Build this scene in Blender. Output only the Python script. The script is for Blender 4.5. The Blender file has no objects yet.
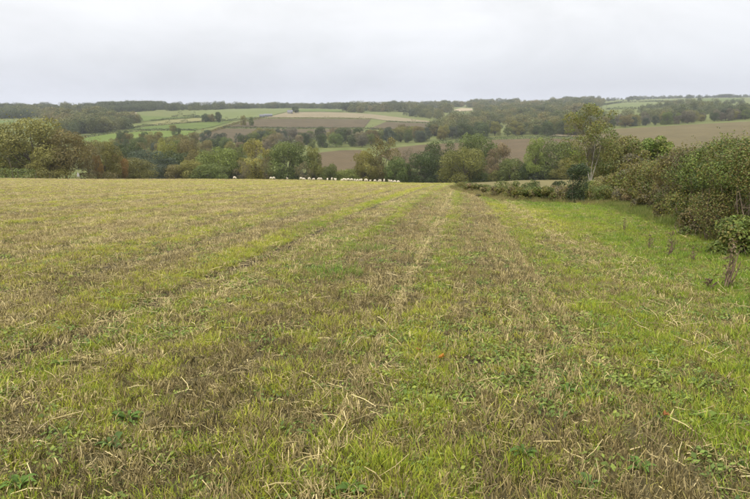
import bpy, math, random
import numpy as np
from mathutils import geometry, Vector

# ---------------------------------------------------------------- camera, sky, sun, exposure
H = 1.65                                   # eye height above the ground at the camera
FPX = 650.0                                # focal length in pixels of a 750 px wide frame
TH = math.atan(139.5 / FPX)                # camera looks this far below the level
sc = bpy.context.scene
col = sc.collection
cam_d = bpy.data.cameras.new("camera")
cam_d.sensor_width = 36.0
cam_d.lens = FPX / 750.0 * 36.0
cam_d.clip_start = 0.05
cam_d.clip_end = 30000
cam = bpy.data.objects.new("camera", cam_d)
cam.location = (0, 0, H)
cam.rotation_euler = (math.pi / 2 - TH, 0, 0)
col.objects.link(cam)
sc.camera = cam

SUN_EL, SUN_AZ = math.radians(48), math.radians(215)     # behind the camera, to the left
world = bpy.data.worlds.new("World")
sc.world = world
world.use_nodes = True
wn, wl = world.node_tree.nodes, world.node_tree.links
wn.clear()
w_out = wn.new("ShaderNodeOutputWorld")
w_mix = wn.new("ShaderNodeMixShader"); w_mix.inputs[0].default_value = 0.93
sky = wn.new("ShaderNodeTexSky"); sky.sky_type = 'NISHITA'; sky.sun_disc = False
sky.sun_elevation = SUN_EL; sky.sun_rotation = SUN_AZ
bg1 = wn.new("ShaderNodeBackground"); bg1.inputs[1].default_value = 0.06
bg2 = wn.new("ShaderNodeBackground"); bg2.inputs[1].default_value = 1.0
tc = wn.new("ShaderNodeTexCoord")
sep = wn.new("ShaderNodeSeparateXYZ")
mp = wn.new("ShaderNodeMapping"); mp.inputs['Scale'].default_value = (1.0, 1.0, 2.8)
mp.inputs['Location'].default_value = (0.35, 0.2, 0.0)
nz = wn.new("ShaderNodeTexNoise"); nz.inputs['Scale'].default_value = 3.4; nz.inputs['Detail'].default_value = 9
nz.inputs['Roughness'].default_value = 0.58; nz.inputs['Distortion'].default_value = 0.4
ramp_e = wn.new("ShaderNodeValToRGB")           # cloud brightness with elevation (brighter towards the zenith)
e = ramp_e.color_ramp
e.elements[0].position = 0.0; e.elements[0].color = (0.285, 0.295, 0.33, 1)
e.elements[1].position = 1.0; e.elements[1].color = (1.20, 1.19, 1.18, 1)
for p, c in ((0.035, (0.305, 0.314, 0.345)), (0.08, (0.375, 0.38, 0.398)), (0.14, (0.425, 0.426, 0.432)), (0.40, (0.74, 0.735, 0.73))):
    q = e.elements.new(p); q.color = (*c, 1)
mr = wn.new("ShaderNodeMapRange"); mr.inputs[1].default_value = 0.28; mr.inputs[2].default_value = 0.72
mr.inputs[3].default_value = 0.91; mr.inputs[4].default_value = 1.16
mul = wn.new("ShaderNodeVectorMath"); mul.operation = 'SCALE'
wl.new(tc.outputs['Generated'], sep.inputs[0]); wl.new(tc.outputs['Generated'], mp.inputs[0])
wl.new(mp.outputs[0], nz.inputs['Vector']); wl.new(nz.outputs[0], mr.inputs[0])
wl.new(sep.outputs[2], ramp_e.inputs[0])
wl.new(ramp_e.outputs[0], mul.inputs[0]); wl.new(mr.outputs[0], mul.inputs['Scale'])
wl.new(mul.outputs[0], bg2.inputs[0]); wl.new(sky.outputs[0], bg1.inputs[0])
wl.new(bg1.outputs[0], w_mix.inputs[1]); wl.new(bg2.outputs[0], w_mix.inputs[2])
wl.new(w_mix.outputs[0], w_out.inputs[0])

sun_d = bpy.data.lights.new("sun", 'SUN')
sun_d.energy = 1.5; sun_d.angle = math.radians(14); sun_d.color = (1.0, 0.93, 0.82)
sun = bpy.data.objects.new("sun", sun_d); col.objects.link(sun)
sun.rotation_euler = (math.pi / 2 - SUN_EL, 0, math.pi - SUN_AZ)

sc.view_settings.view_transform = 'Standard'; sc.view_settings.look = 'None'
sc.view_settings.exposure = 1.12; sc.view_settings.gamma = 1.0
sc.view_settings.use_curve_mapping = False
sc.render.engine = 'CYCLES'
sc.cycles.use_denoising = True
sc.cycles.max_bounces = 6; sc.cycles.diffuse_bounces = 3; sc.cycles.transmission_bounces = 3
sc.cycles.transparent_max_bounces = 4; sc.cycles.volume_bounces = 0
sc.cycles.use_adaptive_sampling = True; sc.cycles.adaptive_threshold = 0.015

# ---------------------------------------------------------------- numpy helpers
RNG = np.random.default_rng(11)

def hsh(i, j, s):
    h = (i.astype(np.int64) * 374761393 + j.astype(np.int64) * 668265263 + s * 1442695041) & 0xffffffff
    h = ((h ^ (h >> 13)) * 1274126177) & 0xffffffff
    return ((h ^ (h >> 16)) & 0xffff) / 65535.0

def noise(x, y, s=0):
    """value noise 0..1"""
    x = np.asarray(x, float); y = np.asarray(y, float)
    i, j = np.floor(x), np.floor(y); fx, fy = x - i, y - j
    fx = fx * fx * (3 - 2 * fx); fy = fy * fy * (3 - 2 * fy)
    a, b = hsh(i, j, s), hsh(i + 1, j, s); c, d = hsh(i, j + 1, s), hsh(i + 1, j + 1, s)
    return (a * (1 - fx) + b * fx) * (1 - fy) + (c * (1 - fx) + d * fx) * fy

def fbm(x, y, s=0, o=3):
    t, a, w = 0, 1.0, 0
    for k in range(o):
        t = t + a * noise(x * 2 ** k, y * 2 ** k, s + 17 * k); w += a; a *= .5
    return t / w

def sstep(a, b, x):
    t = np.clip((x - a) / (b - a), 0, 1); return t * t * (3 - 2 * t)

# ---------------------------------------------------------------- the lie of the land
ST, CT = math.sin(TH), math.cos(TH)
def kv(v):                                   # slope of the sight line through image row v
    b = (249.5 - v) / FPX
    return (-ST + b * CT) / (CT + b * ST)
def tu(u, v):                                # sideways slope of the sight line
    b = (249.5 - v) / FPX
    return (u - 375.0) / FPX / (CT + b * ST)

SL = 0.093                                   # the field falls 9 per cent away from the camera
PROF = {
 -150: ((60, -.088), [(125, 178), (150, 181), (200, 190), (300, 184), (400, 165), (500, 150), (600, 138), (700, 128), (900, 119), (1200, 114), (2000, 109), (3500, 107.5)]),
    0: ((60, -.089), [(132, 178), (155, 180.5), (205, 190), (300, 185), (400, 165), (500, 150), (600, 138), (700, 129), (900, 119), (1200, 114), (2000, 109.5), (3500, 108)]),
  100: ((60, -.091), [(165, 178.5), (190, 183), (230, 191), (300, 188), (400, 165), (480, 149), (550, 141), (700, 128), (900, 118), (1100, 113), (1500, 107.5), (2500, 106.5)]),
  200: ((70, -.092), [(178, 178.6), (195, 183), (230, 192), (300, 190), (400, 165), (480, 149), (560, 139), (700, 127), (900, 117), (1100, 111), (1500, 108.5), (2500, 107)]),
  300: ((70, -.093), [(184, 179.5), (200, 184), (235, 193), (300, 190), (380, 175), (450, 160), (500, 151), (600, 142), (700, 135), (850, 124), (1000, 115), (1100, 111.5), (1400, 109), (2500, 106.5)]),
  400: ((70, -.094), [(188, 182.5), (205, 186), (240, 194), (300, 190), (390, 171), (450, 160), (540, 147), (640, 139), (850, 126), (1000, 119), (1400, 111), (2000, 107), (3000, 104.5)]),
  450: ((60, -.095), [(120, 184), (160, 184), (200, 188), (240, 194), (300, 190), (400, 170), (450, 161), (550, 146), (620, 139), (800, 129), (1000, 120), (1400, 111), (2000, 106), (3000, 103)]),
  520: ((50, -.096), [(75, 200), (110, 194), (150, 182), (172, 178.6), (200, 184), (240, 190), (300, 184), (400, 166), (500, 150), (600, 139), (700, 132), (850, 124), (1300, 111), (2000, 104), (3000, 101.5)]),
  600: ((45, -.096), [(75, 202), (110, 194), (150, 182), (170, 179), (200, 184), (240, 189), (300, 180), (400, 160), (500, 144), (600, 133), (680, 128), (800, 122), (1200, 110), (2000, 102), (3000, 99.5)]),
  680: ((45, -.094), [(75, 200), (110, 192), (150, 181), (200, 186), (240, 188), (300, 175), (400, 152), (470, 141), (600, 128), (660, 125), (800, 118), (1200, 107), (1800, 100.5), (2800, 98)]),
  750: ((45, -.092), [(75, 198), (110, 190), (150, 181), (200, 186), (240, 186), (300, 173), (400, 150), (450, 141), (600, 123), (660, 121), (800, 115), (1200, 105), (1800, 99.5), (2800, 97)]),
  900: ((45, -.090), [(75, 196), (110, 190), (150, 181), (200, 186), (240, 185), (300, 172), (400, 149), (450, 140), (600, 122), (660, 120), (800, 114), (1200, 104), (1800, 98.5), (2800, 96)]),
}
LY0, LY1, NLY = math.log(1.0), math.log(7000.0), 500
_ly = np.linspace(LY0, LY1, NLY)
_cu = np.array(sorted(PROF)); _ct = (_cu - 375.0) / 665.0
_cols = []
for u in _cu:
    (yp, kp), rest = PROF[int(u)]
    ys = [1.0, 25.0, yp] + [a for a, _ in rest] + [7000.0]
    ks = [-SL, -SL, kp] + [kv(v) + H / a for a, v in rest]
    ks.append(ks[-1] * .55 if ks[-1] > 0 else ks[-1])
    c = np.interp(_ly, np.log(ys), ks)
    g = np.exp(-0.5 * (np.arange(-9, 10) / 2.6) ** 2); g /= g.sum()
    _cols.append(np.convolve(np.pad(c, 9, mode='edge'), g, 'valid'))
_cols = np.array(_cols)
NTT = 240
_tt = np.linspace(_ct[0], _ct[-1], NTT)
TAB = np.stack([np.interp(_tt, _ct, _cols[:, i]) for i in range(NLY)], 1)
g = np.exp(-0.5 * (np.arange(-18, 19) / 6.0) ** 2); g /= g.sum()
TAB = np.stack([np.convolve(np.pad(TAB[:, i], 18, mode='edge'), g, 'valid') for i in range(NLY)], 1)

ROW = 0.13                                   # drill rows run in the direction (ROW, 1)
def gz(x, y, micro=True):
    x = np.asarray(x, float); y = np.asarray(y, float)
    yy = np.maximum(y, 1.0)
    fi = np.clip((np.log(yy) - LY0) / (LY1 - LY0) * (NLY - 1), 0, NLY - 1.001)
    ft = np.clip((x / yy - _tt[0]) / (_tt[-1] - _tt[0]) * (NTT - 1), 0, NTT - 1.001)
    i = fi.astype(int); j = ft.astype(int); a = fi - i; b = ft - j
    K = (TAB[j, i] * (1 - a) + TAB[j, i + 1] * a) * (1 - b) + (TAB[j + 1, i] * (1 - a) + TAB[j + 1, i + 1] * a) * b
    z = np.where(y < 1, -SL * y, K * yy)
    amp = np.clip(y / 60.0, 0.0, 1.0)
    z = z + amp * .22 * (fbm(x / 16.0, y / 22.0, 5) - .5) * np.where(y < 200, 1, 3)
    if micro:
        x0 = x - ROW * y
        near = np.clip(1 - y / 70.0, 0, 1)
        z = z + near * (.05 * (fbm(x * 2.2, y * 1.6, 9) - .5) + .02 * (noise(x * 9, y * 9, 3) - .5) - .05 * soil(x, y))
    return z

# right-hand edge of the field (x as a function of y) and its far edge
def edge_x(y):
    return np.interp(y, [0, 5, 9, 14.5, 20, 30, 34, 36, 39, 50, 80, 120, 160, 200], [8.0, 8.0, 8.0, 9.0, 10.3, 12.6, 12.6, 9.6, 7.9, 8.2, 10.6, 15, 19, 23])
def edge_y(x):
    return np.interp(x, [-140, -90, -60, -35, -10, 5, 20], [128, 138, 160, 182, 190, 193, 190])

# stripes across the field: greenness, bare soil, yellowness
BX = np.array([-40, -7.4, -7.0, -6.4, -6.2, -5.2, -4.95, -4.2, -4.05, -3.85, -3.6, -3.0, -2.6, -2.3, -1.9, -1.1, -.9, -.55, -.4, -.05, .1, .5, 1.25, 1.45, 1.85, 2.05, 2.9, 3.5, 9, 40])
BG = np.array([.5, .5, .62, .55, .28, .3, .74, .82, .25, .15, .4, .42, .58, .5, .2, .22, .34, .36, .72, .7, .42, .2, .24, .66, .74, .50, .56, .88, .95, .9])
BS = np.array([0, 0, .2, .5, .5, .1, 0, 0, .75, .85, .25, 0, 0, .1, .25, .15, .35, .3, .1, .1, .25, .3, .15, 0, 0, .15, 0, 0, 0, 0])
def wob(x, y):
    x0 = x - ROW * y
    return x0 + .30 * (noise(y / 9.0, x0 * .2, 71) - .5) + .14 * (noise(y / 1.4, x0 * .6, 72) - .5)
def far_left(x0, y):
    return .40 + .17 * np.sin(x0 * 2 * math.pi / 2.4 + 2.5 * noise(y / 14, x0 * .2, 8)) + .12 * np.sin(x0 * 2 * math.pi / 7.1 + 1)
def soil(x, y):
    x0 = wob(x, y)
    s = np.interp(x0, BX, BS)
    s = np.where(x0 < -7.4, .5 * sstep(.72, .95, np.sin(x0 * 2 * math.pi / 4.8 + .6)), s)
    return np.clip(s + .7 * (fbm(x * 1.3, y * .8, 21) - .55), 0, 1) * np.where(x0 > 3, .3, 1)
def green(x, y):
    x0 = wob(x, y)
    gg = np.interp(x0, BX, BG)
    gg = np.where(x0 < -7.4, far_left(x0, y), gg)
    nearmix = np.clip(1.1 - y / 11.0, 0, .6)
    gg = gg * (1 - nearmix) + np.where(x0 > .2, .76, .56) * nearmix
    gg = .56 + 1.3 * (gg - .5) + .40 * (fbm(x * .8, y * .3, 31) - .5) + .34 * (noise(x * 2.4, y * 1.2, 32) - .5) + .55 * (fbm(x0 * 1.7, y / 22.0, 35, 2) - .5)
    far = sstep(55, 120, y)
    stre = fbm((x + .5 * y) / 34.0, (y - .18 * x) / 7.0, 33) + .3 * (fbm(x / 9.0, y / 5.0, 38) - .5)
    gg = gg * (1 - far) + (.46 + 1.6 * (stre - .5)) * far
    gg = gg + .5 * np.exp(-((x - 2) / 10.0) ** 2 - ((y - 120) / 24.0) ** 2)      # bright patch near the sheep
    return np.clip(gg, 0, 1)
def yellow(x, y):
    x0 = x - ROW * y
    base = .55 + 1.1 * (fbm(x * .35, y * .15, 41) - .5) + .35 * sstep(-3.6, -5, x0) - .22 * sstep(.5, 2, x0) * sstep(16, 4, y)
    return np.clip(base + .15 * sstep(20, 70, y) - .32 * sstep(2.6, 4.5, x0) * sstep(70, 40, y), 0, 1)

RSP = .24
def rowk(x0):
    """how strongly each drill row stands, 0..1"""
    r = np.round(x0 / RSP); return .65 * hsh(r, r * 0, 404) + .35 * noise(x0 / 1.1, x0 * 0 + 3, 405)
def ground_at(u, v, y0=2.0):
    """first point of the land along the sight line through pixel (u, v)"""
    u = np.atleast_1d(np.asarray(u, float)); v = np.atleast_1d(np.asarray(v, float))
    k, t = kv(v), tu(u, v)
    ys = np.exp(np.linspace(math.log(y0), math.log(6500), 2600))
    Y = np.broadcast_to(ys, (len(u), len(ys)))
    hit = (H + k[:, None] * Y) < gz(t[:, None] * Y, Y, False)
    i = np.where(hit.any(1), hit.argmax(1), len(ys) - 1)
    y = ys[i]
    return np.stack([t * y, y, gz(t * y, y, False)], 1)

# ---------------------------------------------------------------- mesh helpers
def mesh_quads(name, V, Q, mat=None, fattr=None, smooth=False):
    V = np.asarray(V, np.float32); Q = np.asarray(Q, np.int32)
    k = Q.shape[1]
    me = bpy.data.meshes.new(name)
    me.vertices.add(len(V)); me.vertices.foreach_set("co", V.ravel())
    me.loops.add(Q.size); me.loops.foreach_set("vertex_index", Q.ravel())
    me.polygons.add(len(Q)); me.polygons.foreach_set("loop_start", np.arange(0, Q.size, k, dtype=np.int32))
    me.update(calc_edges=True)
    if smooth:
        me.polygons.foreach_set("use_smooth", np.ones(len(Q), bool))
    if fattr:
        for an, av in fattr.items():
            av = np.asarray(av, np.float32)
            if av.ndim == 2:
                at = me.attributes.new(an, 'FLOAT_COLOR', 'FACE')
                at.data.foreach_set("color", np.concatenate([av, np.ones((len(av), 1), np.float32)], 1).ravel())
            else:
                at = me.attributes.new(an, 'FLOAT', 'FACE'); at.data.foreach_set("value", av)
    if mat: me.materials.append(mat)
    return me

def vattr(me, name, v):
    v = np.asarray(v, np.float32)
    if v.ndim == 2:
        at = me.attributes.new(name, 'FLOAT_COLOR', 'POINT')
        at.data.foreach_set("color", np.concatenate([v, np.ones((len(v), 1), np.float32)], 1).ravel())
    else:
        at = me.attributes.new(name, 'FLOAT', 'POINT'); at.data.foreach_set("value", v)

def link(name, me, parent=None, loc=None):
    o = bpy.data.objects.new(name, me); col.objects.link(o)
    if parent: o.parent = parent
    if loc is not None: o.location = loc
    return o
def empty(name, loc, rz=0.0, scale=(1, 1, 1)):
    o = bpy.data.objects.new(name, None); col.objects.link(o)
    o.location = loc; o.rotation_euler = (0, 0, rz); o.scale = scale; o.empty_display_size = .1
    return o
def tag(o, label, cat, group=None, kind=None):
    o["label"] = label; o["category"] = cat
    if group: o["group"] = group
    if kind: o["kind"] = kind
    return o

def unit(a):
    return a / np.maximum(np.linalg.norm(a, axis=-1, keepdims=True), 1e-9)

def leaf_quads(P, N, L, Wd, rng):
    """one folded kite per point"""
    n = len(P)
    T = unit(np.cross(N, rng.normal(size=(n, 3)))); B = np.cross(N, T)
    L = np.broadcast_to(L, n)[:, None]; Wd = np.broadcast_to(Wd, n)[:, None]
    V = np.stack([P - T * L * .5, P + B * Wd * .5 + N * Wd * .15, P + T * L * .5, P - B * Wd * .5 + N * Wd * .15], 1).reshape(-1, 3)
    return V, np.arange(4 * n).reshape(n, 4)

def tube(pts, rad, sides=6):
    pts = np.asarray(pts, float); rad = np.asarray(rad, float)
    d = unit(np.gradient(pts, axis=0))
    ref = np.array([1.0, 0.13, 0.07]); a = unit(np.cross(d, ref)); b = np.cross(d, a)
    an = np.linspace(0, 2 * math.pi, sides, endpoint=False)
    V = (pts[:, None] + rad[:, None, None] * (np.cos(an)[None, :, None] * a[:, None] + np.sin(an)[None, :, None] * b[:, None])).reshape(-1, 3)
    Q = []
    for i in range(len(pts) - 1):
        for j in range(sides):
            Q.append((i * sides + j, i * sides + (j + 1) % sides, (i + 1) * sides + (j + 1) % sides, (i + 1) * sides + j))
    return V, np.array(Q)
def join(parts):
    Vs, Qs, o = [], [], 0
    for V, Q in parts:
        Vs.append(V); Qs.append(np.asarray(Q) + o); o += len(V)
    return np.concatenate(Vs), np.concatenate(Qs)

# ---------------------------------------------------------------- materials
def new_mat(name):
    m = bpy.data.materials.new(name); m.use_nodes = True
    n, l = m.node_tree.nodes, m.node_tree.links
    n.clear()
    return m, n, l

def leafy(m, n, l, colour, trans=.3, rough=.6):
    """diffuse leaf with some light passing through it"""
    out = n.new("ShaderNodeOutputMaterial"); p = n.new("ShaderNodeBsdfPrincipled")
    p.inputs['Roughness'].default_value = rough
    p.inputs['Specular IOR Level'].default_value = .25
    tr = n.new("ShaderNodeBsdfTranslucent"); mx = n.new("ShaderNodeMixShader"); mx.inputs[0].default_value = trans
    l.new(colour, p.inputs['Base Color']); l.new(colour, tr.inputs[0])
    l.new(p.outputs[0], mx.inputs[1]); l.new(tr.outputs[0], mx.inputs[2]); l.new(mx.outputs[0], out.inputs[0])

def attr(n, name, typ='GEOMETRY'):
    a = n.new("ShaderNodeAttribute"); a.attribute_type = typ; a.attribute_name = name; return a
def ramp(n, l, fac, stops, interp='LINEAR'):
    r = n.new("ShaderNodeValToRGB"); cr = r.color_ramp; cr.interpolation = interp
    cr.elements[0].position = stops[0][0]; cr.elements[0].color = (*stops[0][1], 1)
    cr.elements[1].position = stops[-1][0]; cr.elements[1].color = (*stops[-1][1], 1)
    for p, c in stops[1:-1]:
        q = cr.elements.new(p); q.color = (*c, 1)
    l.new(fac, r.inputs[0]); return r.outputs[0]
def scale_by(n, l, colour, fac, lo, hi):
    mr = n.new("ShaderNodeMapRange"); mr.inputs[3].default_value = lo; mr.inputs[4].default_value = hi
    l.new(fac, mr.inputs[0])
    s = n.new("ShaderNodeVectorMath"); s.operation = 'SCALE'
    l.new(colour, s.inputs[0]); l.new(mr.outputs[0], s.inputs['Scale']); return s.outputs[0]

# crown foliage, coloured per tree (object colour) and per leaf clump
m_crown, n, l = new_mat("crown_foliage")
oi = n.new("ShaderNodeObjectInfo"); lv = attr(n, "lv")
leafy(m_crown, n, l, scale_by(n, l, oi.outputs['Color'], lv.outputs['Fac'], .55, 1.5), .25)
# foliage of the far woods, coloured per instanced tree
m_wood, n, l = new_mat("wood_foliage")
tn = attr(n, "tint", 'INSTANCER'); lv = attr(n, "lv")
c = ramp(n, l, tn.outputs['Fac'], [(0, (.045, .058, .026)), (.3, (.072, .088, .032)), (.55, (.115, .122, .040)), (.75, (.14, .132, .045)), (.88, (.175, .145, .055)), (1, (.18, .185, .05))])
leafy(m_wood, n, l, scale_by(n, l, c, lv.outputs['Fac'], .6, 1.45), .2)
# leaves with their own colour on each face
m_leaf, n, l = new_mat("shrub_leaf")
leafy(m_leaf, n, l, attr(n, "col").outputs['Color'], .3, .5)
# bark
def bark(name, c1, c2, scale):
    m, n, l = new_mat(name)
    out = n.new("ShaderNodeOutputMaterial"); p = n.new("ShaderNodeBsdfPrincipled"); p.inputs['Roughness'].default_value = .9
    t = n.new("ShaderNodeTexCoord"); z = n.new("ShaderNodeTexNoise"); z.inputs['Scale'].default_value = scale; z.inputs['Detail'].default_value = 5
    l.new(t.outputs['Object'], z.inputs['Vector'])
    l.new(ramp(n, l, z.outputs[0], [(.35, c1), (.65, c2)]), p.inputs['Base Color']); l.new(p.outputs[0], out.inputs[0])
    return m
m_bark = bark("bark", (.05, .04, .03), (.12, .10, .075), 9)
m_pale = bark("pale_bark", (.16, .14, .11), (.42, .38, .32), 2.5)
m_twig = bark("twig", (.09, .066, .045), (.22, .17, .115), 14)

# grass, straw, dead stems, weeds: colour from the tint carried by each tuft
def tuft_mat(name, stops, lo=.65, hi=1.35, trans=.3):
    m, n, l = new_mat(name)
    t = attr(n, "tint", 'INSTANCER'); b = attr(n, "bl")
    ad = n.new("ShaderNodeMath"); ad.operation = 'MULTIPLY_ADD'; ad.inputs[1].default_value = .3; 
    sb = n.new("ShaderNodeMath"); sb.operation = 'SUBTRACT'; sb.inputs[1].default_value = .15
    l.new(b.outputs['Fac'], ad.inputs[0]); l.new(t.outputs['Fac'], ad.inputs[2]); l.new(ad.outputs[0], sb.inputs[0])
    c = ramp(n, l, sb.outputs[0], stops)
    leafy(m, n, l, scale_by(n, l, c, b.outputs['Fac'], lo, hi), trans, .55)
    return m
m_grass = tuft_mat("grass_blade", [(0, (.085, .16, .018)), (.35, (.165, .25, .023)), (.7, (.30, .335, .032)), (1, (.40, .385, .055))])
m_straw = tuft_mat("straw", [(0, (.155, .122, .056)), (.3, (.30, .243, .112)), (.65, (.49, .405, .190)), (1, (.68, .57, .30))], .6, 1.35, .15)
m_dead = tuft_mat("dead_stem", [(0, (.13, .10, .048)), (.5, (.25, .195, .090)), (1, (.40, .315, .15))], .6, 1.4, .15)
m_weed = tuft_mat("weed_leaf", [(0, (.065, .115, .028)), (.5, (.135, .195, .036)), (1, (.23, .265, .048))], .7, 1.3, .3)

# field surface: soil, litter and low green growth
m_field, n, l = new_mat("stubble_soil")
out = n.new("ShaderNodeOutputMaterial"); p = n.new("ShaderNodeBsdfPrincipled"); p.inputs['Roughness'].default_value = .95
p.inputs['Specular IOR Level'].default_value = .1
bc = attr(n, "base"); geo = n.new("ShaderNodeNewGeometry")
z1 = n.new("ShaderNodeTexNoise"); z1.inputs['Scale'].default_value = 14; z1.inputs['Detail'].default_value = 6; z1.inputs['Roughness'].default_value = .7
z2 = n.new("ShaderNodeTexNoise"); z2.inputs['Scale'].default_value = 1.1; z2.inputs['Detail'].default_value = 5; z2.inputs['Roughness'].default_value = .65
l.new(geo.outputs['Position'], z1.inputs['Vector']); l.new(geo.outputs['Position'], z2.inputs['Vector'])
c = scale_by(n, l, bc.outputs['Color'], z1.outputs[0], .35, 1.65); c = scale_by(n, l, c, z2.outputs[0], .6, 1.4)
bp = n.new("ShaderNodeBump"); bp.inputs['Strength'].default_value = .8; bp.inputs['Distance'].default_value = .03
l.new(z1.outputs[0], bp.inputs['Height']); l.new(bp.outputs[0], p.inputs['Normal'])
l.new(c, p.inputs['Base Color']); l.new(p.outputs[0], out.inputs[0])

def land_mat(name, c1, c2, s1=.06, stripes=None, ang=0.0):
    m, n, l = new_mat(name)
    out = n.new("ShaderNodeOutputMaterial"); p = n.new("ShaderNodeBsdfPrincipled"); p.inputs['Roughness'].default_value = .95
    p.inputs['Specular IOR Level'].default_value = .1
    geo = n.new("ShaderNodeNewGeometry"); z = n.new("ShaderNodeTexNoise"); z.inputs['Scale'].default_value = s1
    z.inputs['Detail'].default_value = 8; z.inputs['Roughness'].default_value = .65
    l.new(geo.outputs['Position'], z.inputs['Vector'])
    c = ramp(n, l, z.outputs[0], [(.3, c1), (.7, c2)])
    if stripes:
        mp = n.new("ShaderNodeMapping"); mp.inputs['Rotation'].default_value = (0, 0, ang)
        w = n.new("ShaderNodeTexWave"); w.inputs['Scale'].default_value = stripes; w.inputs['Distortion'].default_value = 1.2
        w.inputs['Detail'].default_value = 2
        l.new(geo.outputs['Position'], mp.inputs[0]); l.new(mp.outputs[0], w.inputs['Vector'])
        c = scale_by(n, l, c, w.outputs['Fac'], .85, 1.15)
    l.new(c, p.inputs['Base Color']); l.new(p.outputs[0], out.inputs[0])
    return m
m_rough = land_mat("rough_pasture", (.070, .092, .024), (.125, .128, .042), .1)
m_past = land_mat("pasture", (.062, .090, .018), (.092, .118, .028), .03, .05, .4)
m_pastb = land_mat("bright_pasture", (.076, .110, .018), (.105, .136, .028), .03, .05, .3)
m_pasty = land_mat("dry_pasture", (0.1224, 0.1224, 0.0432), (0.1656, 0.1548, 0.0612), .03, .05, .2)
m_stub = land_mat("far_stubble", (0.1440, 0.1224, 0.0720), (0.1944, 0.1620, 0.0972), .04, .07, .9)
m_stubp = land_mat("pale_stubble", (0.2160, 0.1800, 0.1116), (0.2880, 0.2376, 0.1512), .04)
m_tan = land_mat("tan_field", (.080, .066, .028), (.112, .090, .040), .04, .05, 1.2)
m_plough = land_mat("ploughed_soil", (.058, .046, .023), (.086, .067, .034), .05, .09, 1.3)
m_ploughr = land_mat("red_ploughed_soil", (.066, .049, .024), (.096, .071, .036), .05, .09, .5)
m_pg = land_mat("pale_grass", (.090, .112, .034), (.120, .135, .048), .02, .03, .7)

# ---------------------------------------------------------------- ground sheets
rows = np.concatenate([np.linspace(-9, .8, 16), np.exp(np.linspace(math.log(1.0), math.log(6800), 470))])
cols_t = np.linspace(-.78, .80, 330)
YY, TT = np.meshgrid(rows, cols_t, indexing='ij')
XX = TT * (np.maximum(YY, 0) + 7.0)
ZZ = gz(XX, YY)
V = np.stack([XX, YY, ZZ], -1).reshape(-1, 3)
nr, nc = XX.shape
idx = np.arange(nr * nc).reshape(nr, nc)
Q = np.stack([idx[:-1, :-1], idx[:-1, 1:], idx[1:, 1:], idx[1:, :-1]], -1).reshape(-1, 4)
cx = V[Q, 0].mean(1); cy = V[Q, 1].mean(1)
infield = (cx < edge_x(cy)) & (cy < edge_y(cx))
def submesh(name, mask, mat):
    q = Q[mask]; used, inv = np.unique(q, return_inverse=True)
    return mesh_quads(name, V[used], inv.reshape(-1, 4), mat, smooth=True), V[used]
me, fv = submesh("stubble_field", infield, m_field)
fx, fy = fv[:, 0], fv[:, 1]
G, S, Yl = green(fx, fy), soil(fx, fy), yellow(fx, fy)
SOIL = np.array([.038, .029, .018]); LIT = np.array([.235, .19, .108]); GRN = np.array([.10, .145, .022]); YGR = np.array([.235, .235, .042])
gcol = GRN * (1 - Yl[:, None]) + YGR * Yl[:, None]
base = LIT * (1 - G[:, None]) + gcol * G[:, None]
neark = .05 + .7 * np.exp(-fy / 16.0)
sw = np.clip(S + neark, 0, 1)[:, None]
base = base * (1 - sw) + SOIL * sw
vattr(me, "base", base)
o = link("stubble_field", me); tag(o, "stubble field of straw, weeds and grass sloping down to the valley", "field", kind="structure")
me, _ = submesh("hillside", ~infield, m_rough)
o = link("hillside", me); tag(o, "rough green valley sides and hills beyond the stubble field", "hillside", kind="structure")

def poly_world(uv):
    uv = np.asarray(uv, float)
    pts = []
    for a, b in zip(uv, np.roll(uv, -1, 0)):
        nseg = max(2, int(np.hypot(*(b - a)) / 2.5))
        for k in range(nseg): pts.append(a + (b - a) * k / nseg)
    pts = np.array(pts)
    return ground_at(pts[:, 0], pts[:, 1], 230.0)
def inside(poly, x, y):
    r = np.zeros(len(x), bool); n_ = len(poly)
    for i in range(n_):
        x1, y1 = poly[i, 0], poly[i, 1]; x2, y2 = poly[(i + 1) % n_, 0], poly[(i + 1) % n_, 1]
        c_ = ((y1 > y) != (y2 > y)) & (x < (x2 - x1) * (y - y1) / (y2 - y1 + 1e-12) + x1)
        r ^= c_
    return r
def patch(name, label, uv, mat, lift=.45):
    pw = poly_world(uv)
    lo, hi = pw[:, :2].min(0), pw[:, :2].max(0)
    st = max(6.0, math.sqrt((hi - lo).prod() / 1500.0))
    gx, gy = np.meshgrid(np.arange(lo[0], hi[0], st), np.arange(lo[1], hi[1], st))
    gx, gy = gx.ravel(), gy.ravel(); k = inside(pw, gx, gy)
    pts = [Vector((a, b)) for a, b in pw[:, :2]] + [Vector((a, b)) for a, b in zip(gx[k], gy[k])]
    nb = len(pw)
    vs, es, fs, *_ = geometry.delaunay_2d_cdt(pts, [(i, (i + 1) % nb) for i in range(nb)], [list(range(nb))], 1, 1e-4)
    vx = np.array([a.x for a in vs]); vy = np.array([a.y for a in vs])
    me = bpy.data.meshes.new(name)
    me.from_pydata(np.stack([vx, vy, gz(vx, vy) + lift], 1).tolist(), [], fs)
    me.materials.append(mat)
    me.polygons.foreach_set("use_smooth", np.ones(len(me.polygons), bool))
    me.update()
    o = link(name, me); tag(o, label, "field", kind="structure")
    return pw

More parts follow.
